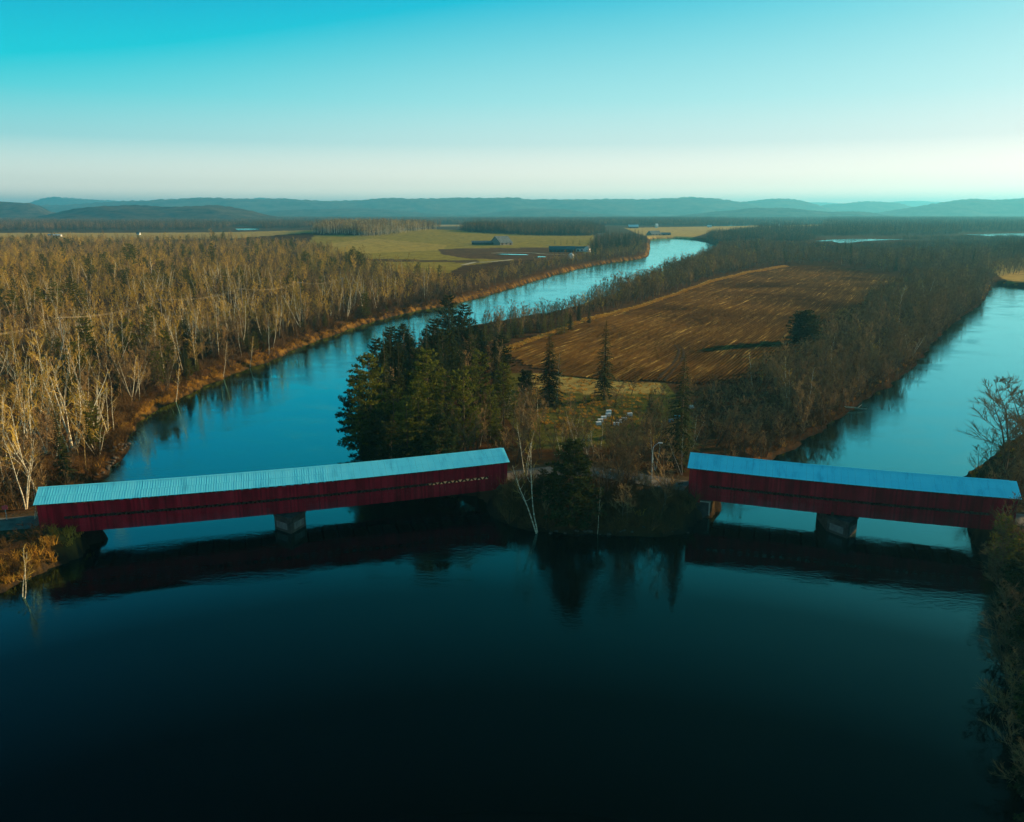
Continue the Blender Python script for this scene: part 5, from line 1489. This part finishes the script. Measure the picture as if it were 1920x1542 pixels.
# street lamp
p = at(1221, 906, 3.9)
lamp = thing('street_lamp', 'slender grey street lamp with curved arm on the island road', 'street lamp', (p[0], p[1], hz(p[0], p[1])), R(0))
b = MB(); b.tube([(0, 0, -0.2), (0, 0, 3), (0, 0, 5.6)], [0.13, 0.11, 0.085], 8); b.build('pole', M['steel'], lamp, smooth=True)
b = MB(); b.tube([(0, 0, 5.55), (0.06, 0, 6.1), (0.3, 0, 6.6), (0.75, 0, 6.95), (1.0, 0, 7.05)], [0.07, 0.06, 0.055, 0.05, 0.045], 6); b.build('arm', M['steel'], lamp, smooth=True)
b = MB(); b.prism([(0.9, -0.13), (1.5, -0.17), (1.62, 0), (1.5, 0.17), (0.9, 0.13)], 7.0, 7.14); b.build('lamp_head', M['steel'], lamp)
b = MB(); b.box(-0.2, 0.2, -0.2, 0.2, -0.2, 0.15); b.build('base', M['concrete'], lamp)

p = at(1600, 766, 0.4)
dw = MB(); dw.tube([(-3.4, 0.4, 0.5), (0, 0, 0.35), (3.2, -0.5, 0.1)], [0.20, 0.17, 0.08], 6); dw.tube([(1.0, -0.1, 0.3), (2.4, 0.9, 0.9)], [0.09, 0.03], 4)
o = dw.build('driftwood', M['birch_bark']); o.location = (p[0], p[1], 0.25); props(o, 'pale driftwood log lying at the edge of the right river', 'driftwood')
# beehives
def hive(u, v, label, mat, grp, stack=1):
    p = at(u, v, 3.2)
    root = thing('beehive', label, 'beehive', (p[0], p[1], hz(p[0], p[1])), R(rnd.uniform(8, 20)), grp)
    b = MB(); b.box(-0.62, 0.62, -0.4, 0.4, 0.0, 0.14); b.build('pallet', M['grey_wood'], root)
    for i in range(2):
        x0 = -0.58 + i * 0.6
        b = MB(); b.box(x0, x0 + 0.52, -0.3, 0.3, 0.14, 0.42); b.box(x0 + 0.01, x0 + 0.51, -0.29, 0.29, 0.425, 0.42 + 0.26 * stack); b.build('hive_box', mat, root)
        b = MB(); b.box(x0 - 0.02, x0 + 0.54, -0.33, 0.33, 0.425 + 0.26 * stack, 0.50 + 0.26 * stack); b.build('lid', M['white'] if mat is M['white'] else M['teal'], root)
HR = (('nearest', 'second', 'third', 'fourth', 'farthest'), ('nearest', 'second', 'third', 'farthest'))
for i, (u, v) in enumerate(((1122.6, 797), (1126, 791.5), (1132, 786), (1140.5, 780), (1141.5, 774))): hive(u, v, '%s white pair of hives in the left row of beehives' % HR[0][i], M['white'], 'white beehives on the clearing')
for i, (u, v) in enumerate(((1155.5, 798), (1161.5, 793), (1170.6, 788.5), (1181, 779.5))): hive(u, v, '%s white pair of hives in the right row of beehives' % HR[1][i], M['white'], 'white beehives on the clearing')
hive(1258, 791, 'blue pair of hives nearest the camera beside the tall slim spruce', M['teal'], 'blue beehives')
hive(1270, 784, 'blue pair of hives behind the other blue hives beside the tall slim spruce', M['teal'], 'blue beehives')
hive(1297, 765, 'white pair of hives alone right of the tall slim spruce', M['white'], None)

# pale fallen branch, red and yellow markers
p = at(1053, 852, 3.5)
fbch = MB(); z0 = hz(p[0], p[1])
fbch.tube([(-1.4, 0, 0.25), (0.2, 0.1, 0.3), (1.2, 0.3, 1.5)], [0.09, 0.08, 0.04], 5); fbch.tube([(0.0, 0.1, 0.3), (1.8, -0.1, 0.45)], [0.08, 0.03], 5)
o = fbch.build('fallen_branch', M['birch_bark']); o.location = (p[0], p[1], z0); props(o, 'pale broken branch lying behind the dark spreading conifer', 'branch')
p = at(13, 975, DECK)
sg = thing('road_sign', 'faded red sign on a post beside the left approach road', 'road sign', (p[0], p[1], hz(p[0], p[1])), R(20))
b = MB(); b.tube([(0, 0, -0.2), (0, 0, 2.4)], [0.05, 0.05], 6); b.build('post', M['steel'], sg)
b = MB(); b.box(-0.38, 0.38, -0.09, -0.055, 1.75, 2.4); b.build('sign_plate', M['sign_red'], sg)
p = at(247, 745, 3)
sg = thing('marker_sign', 'small yellow marker on a post among the bank birches', 'sign', (p[0], p[1], hz(p[0], p[1])), R(-10))
b = MB(); b.tube([(0, 0, -0.2), (0, 0, 5.6)], [0.05, 0.05], 6); b.build('post', M['grey_wood'], sg)
b = MB(); b.box(-0.35, 0.35, -0.09, -0.055, 5.4, 5.65); b.build('sign_plate', M['sign_yellow'], sg)

# power line through the left forest
PH = 17.0
pl = [at(u, v, 3 + PH) for u, v in ((-60, 628), (112, 597), (300, 560), (452, 541), (562, 529), (642, 521))]
tops = []
for i, (x, y, z) in enumerate(pl):
    g = hz(x, y)
    q = thing('utility_pole', '%s wooden utility pole from the left carrying wires over the left forest' % ORD2[i], 'utility pole', (x, y, g), R(-25), 'utility poles in the left forest')
    b = MB(); b.tube([(0, 0, -0.3), (0, 0, PH + 0.3)], [0.16, 0.11], 6, True); b.build('pole', M['grey_wood'], q)
    b = MB(); b.box(-1.0, 1.0, -0.06, 0.06, PH - 0.35, PH - 0.2); b.build('crossarm', M['grey_wood'], q)
    b = MB()
    for sx in (-0.9, 0, 0.9): b.tube([(sx, 0, PH - 0.2), (sx, 0, PH - 0.02)], [0.05, 0.04], 6, True)
    b.build('insulators', M['white'], q)
    tops.append([(x + sx * math.cos(R(-25)), y + sx * math.sin(R(-25)), g + PH) for sx in (-0.9, 0.9)])
for k, lb in ((0, 'thin power wire, left strand, sagging above the left forest'), (1, 'thin power wire, right strand, sagging above the left forest')):
    w = MB()
    for a, c in zip(tops[:-1], tops[1:]):
        A_, B_ = Vector(a[k]), Vector(c[k])
        w.tube([A_.lerp(B_, t / 8) - Vector((0, 0, 1.6 * 4 * (t / 8) * (1 - t / 8))) for t in range(9)], [0.026] * 9, 3)
    o = w.build('power_wire', M['wire']); props(o, lb, 'wire', 'power wires')

# farm buildings
def house(name, label, cat, u, v, L, W, H, RH, wall, roof, rz, grp=None, doors=2, z=3.0):
    x, y, _ = at(u, v, z)
    root = thing(name, label, cat, (x, y, hz(x, y) - 0.2), R(rz), grp)
    b = MB(); b.box(-L / 2, L / 2, -W / 2, W / 2, 0, H)
    b.add([(-L / 2, -W / 2, H), (-L / 2, W / 2, H), (-L / 2, 0, H + RH), (L / 2, -W / 2, H), (L / 2, W / 2, H), (L / 2, 0, H + RH)], [(0, 2, 1), (3, 4, 5)])
    b.build('wall', wall, root)
    o = 0.5
    b = MB()
    for s in (-1, 1):
        ye, ze = s * (W / 2 + o), H - RH * o / (W / 2)
        V = [(-L / 2 - o, ye, ze + 0.05), (L / 2 + o, ye, ze + 0.05), (L / 2 + o, 0, H + RH + 0.05), (-L / 2 - o, 0, H + RH + 0.05)]
        V += [(a, c, d + 0.2) for a, c, d in V]
        F = [(0, 3, 2, 1), (4, 5, 6, 7), (0, 1, 5, 4), (1, 2, 6, 5), (2, 3, 7, 6), (3, 0, 4, 7)]
        b.add(V, F if s < 0 else [f[::-1] for f in F])
    b.build('roof', roof, root)
    for i in range(doors):
        xx = -L / 2 + L * (i + 0.5) / max(1, doors)
        q = MB(); q.box(xx - min(1.6, L / 12), xx + min(1.6, L / 12), -W / 2 - 0.06, -W / 2 - 0.005, 0.9 if i % 2 else 0.2, min(H - 0.4, 2.6))
        q.build('window' if i % 2 else 'door', M['glass'] if i % 2 else M['dark_wood'], root)
    return root
house('barn', 'long low blue barn by the river with five cone shaped trees behind', 'barn', 1054, 473, 30, 12, 4.2, 2.6, M['blue_metal'], M['blue_metal'], -3, None, 7)
house('shed', 'white sided shed joined to the right end of the long blue barn', 'shed', 1091, 472, 13, 9, 3.6, 2.0, M['white'], M['blue_metal'], -6, None, 3)
house('house', 'narrow pale house right of the white sided shed', 'house', 1101.5, 473, 5, 6, 4.6, 2.4, M['white'], M['grey_roof'], 60, None, 2)
house('barn', 'grey gable roofed barn in the brown farmyard', 'barn', 940, 461, 22, 22, 3.2, 8.5, M['grey_wood'], M['grey_roof'], 40, None, 3)
house('shed', 'long dark shed left of the grey gable roofed barn', 'shed', 905, 461, 30, 10, 3.0, 2.0, M['dark_wood'], M['grey_roof'], 3, None, 3)
house('farmhouse', 'grey roofed farm building on the far bank in the tan field', 'farmhouse', 1226, 443, 26, 14, 3, 6, M['grey_wood'], M['grey_roof'], 35, None, 3)
house('shed', 'small grey shed right of the far bank farm building', 'shed', 1248, 442.5, 18, 9, 2.5, 2.5, M['grey_wood'], M['grey_roof'], 5, None, 2)
house('barn', 'pale roofed barn far off at the left of the tan field', 'barn', 1187, 431, 26, 14, 4, 5, M['grey_wood'], M['white'], 4, None, 3)
house('house', 'tiny white house beyond the tan far field', 'house', 1231, 430, 6, 7, 6, 5, M['white'], M['white'], 20, None, 2)
house('house', 'tiny white house beside dark trees beyond the far field', 'house', 1330, 428, 12, 8, 3, 3, M['white'], M['white'], 5, None, 2)
house('house', 'tiny white farmhouse at the far right tan field', 'house', 1463, 425, 10, 8, 4, 4, M['white'], M['grey_roof'], 10, None, 2)
house('house', 'pale house at the far edge of the left forest', 'house', 108, 445, 14, 8, 3, 2, M['white'], M['white'], 3, None, 3)
house('house', 'smaller pale house left of the pale house beyond the left forest', 'house', 95, 444, 9, 7, 2.5, 2, M['white'], M['teal'], 3, None, 2)
house('house', 'small pale house beyond the middle of the left forest', 'house', 260, 442, 6, 6, 3, 3, M['white'], M['grey_roof'], 3, None, 2)
x, y, _ = at(1071, 488, 3)
tk = thing('storage_tank', 'round white and blue farm tank on red legs near the river', 'tank', (x, y, hz(x, y)), 0)
bm = bmesh.new()
bmesh.ops.create_uvsphere(bm, u_segments=20, v_segments=12, radius=2.6)
for vv in bm.verts: vv.co.z = vv.co.z * 1.15 + 3.6
mt = bpy.data.meshes.new('vessel'); bm.to_mesh(mt); bm.free(); mt.materials.append(M['white']); mt.polygons.foreach_set('use_smooth', [True] * len(mt.polygons))
obj('vessel', mt, tk)
for i in range(4):
    b = MB(); a = i * math.pi / 2 + 0.6
    b.tube([(math.cos(a) * 2.0, math.sin(a) * 2.0, -0.3), (math.cos(a) * 1.5, math.sin(a) * 1.5, 2.2)], [0.16, 0.16], 6); b.build('leg', M['sign_red'], tk)
b = MB(); b.tube([(0, 0, 6.3), (0, 0, 6.9)], [0.5, 0.35], 8, True); b.build('hatch', M['teal'], tk)
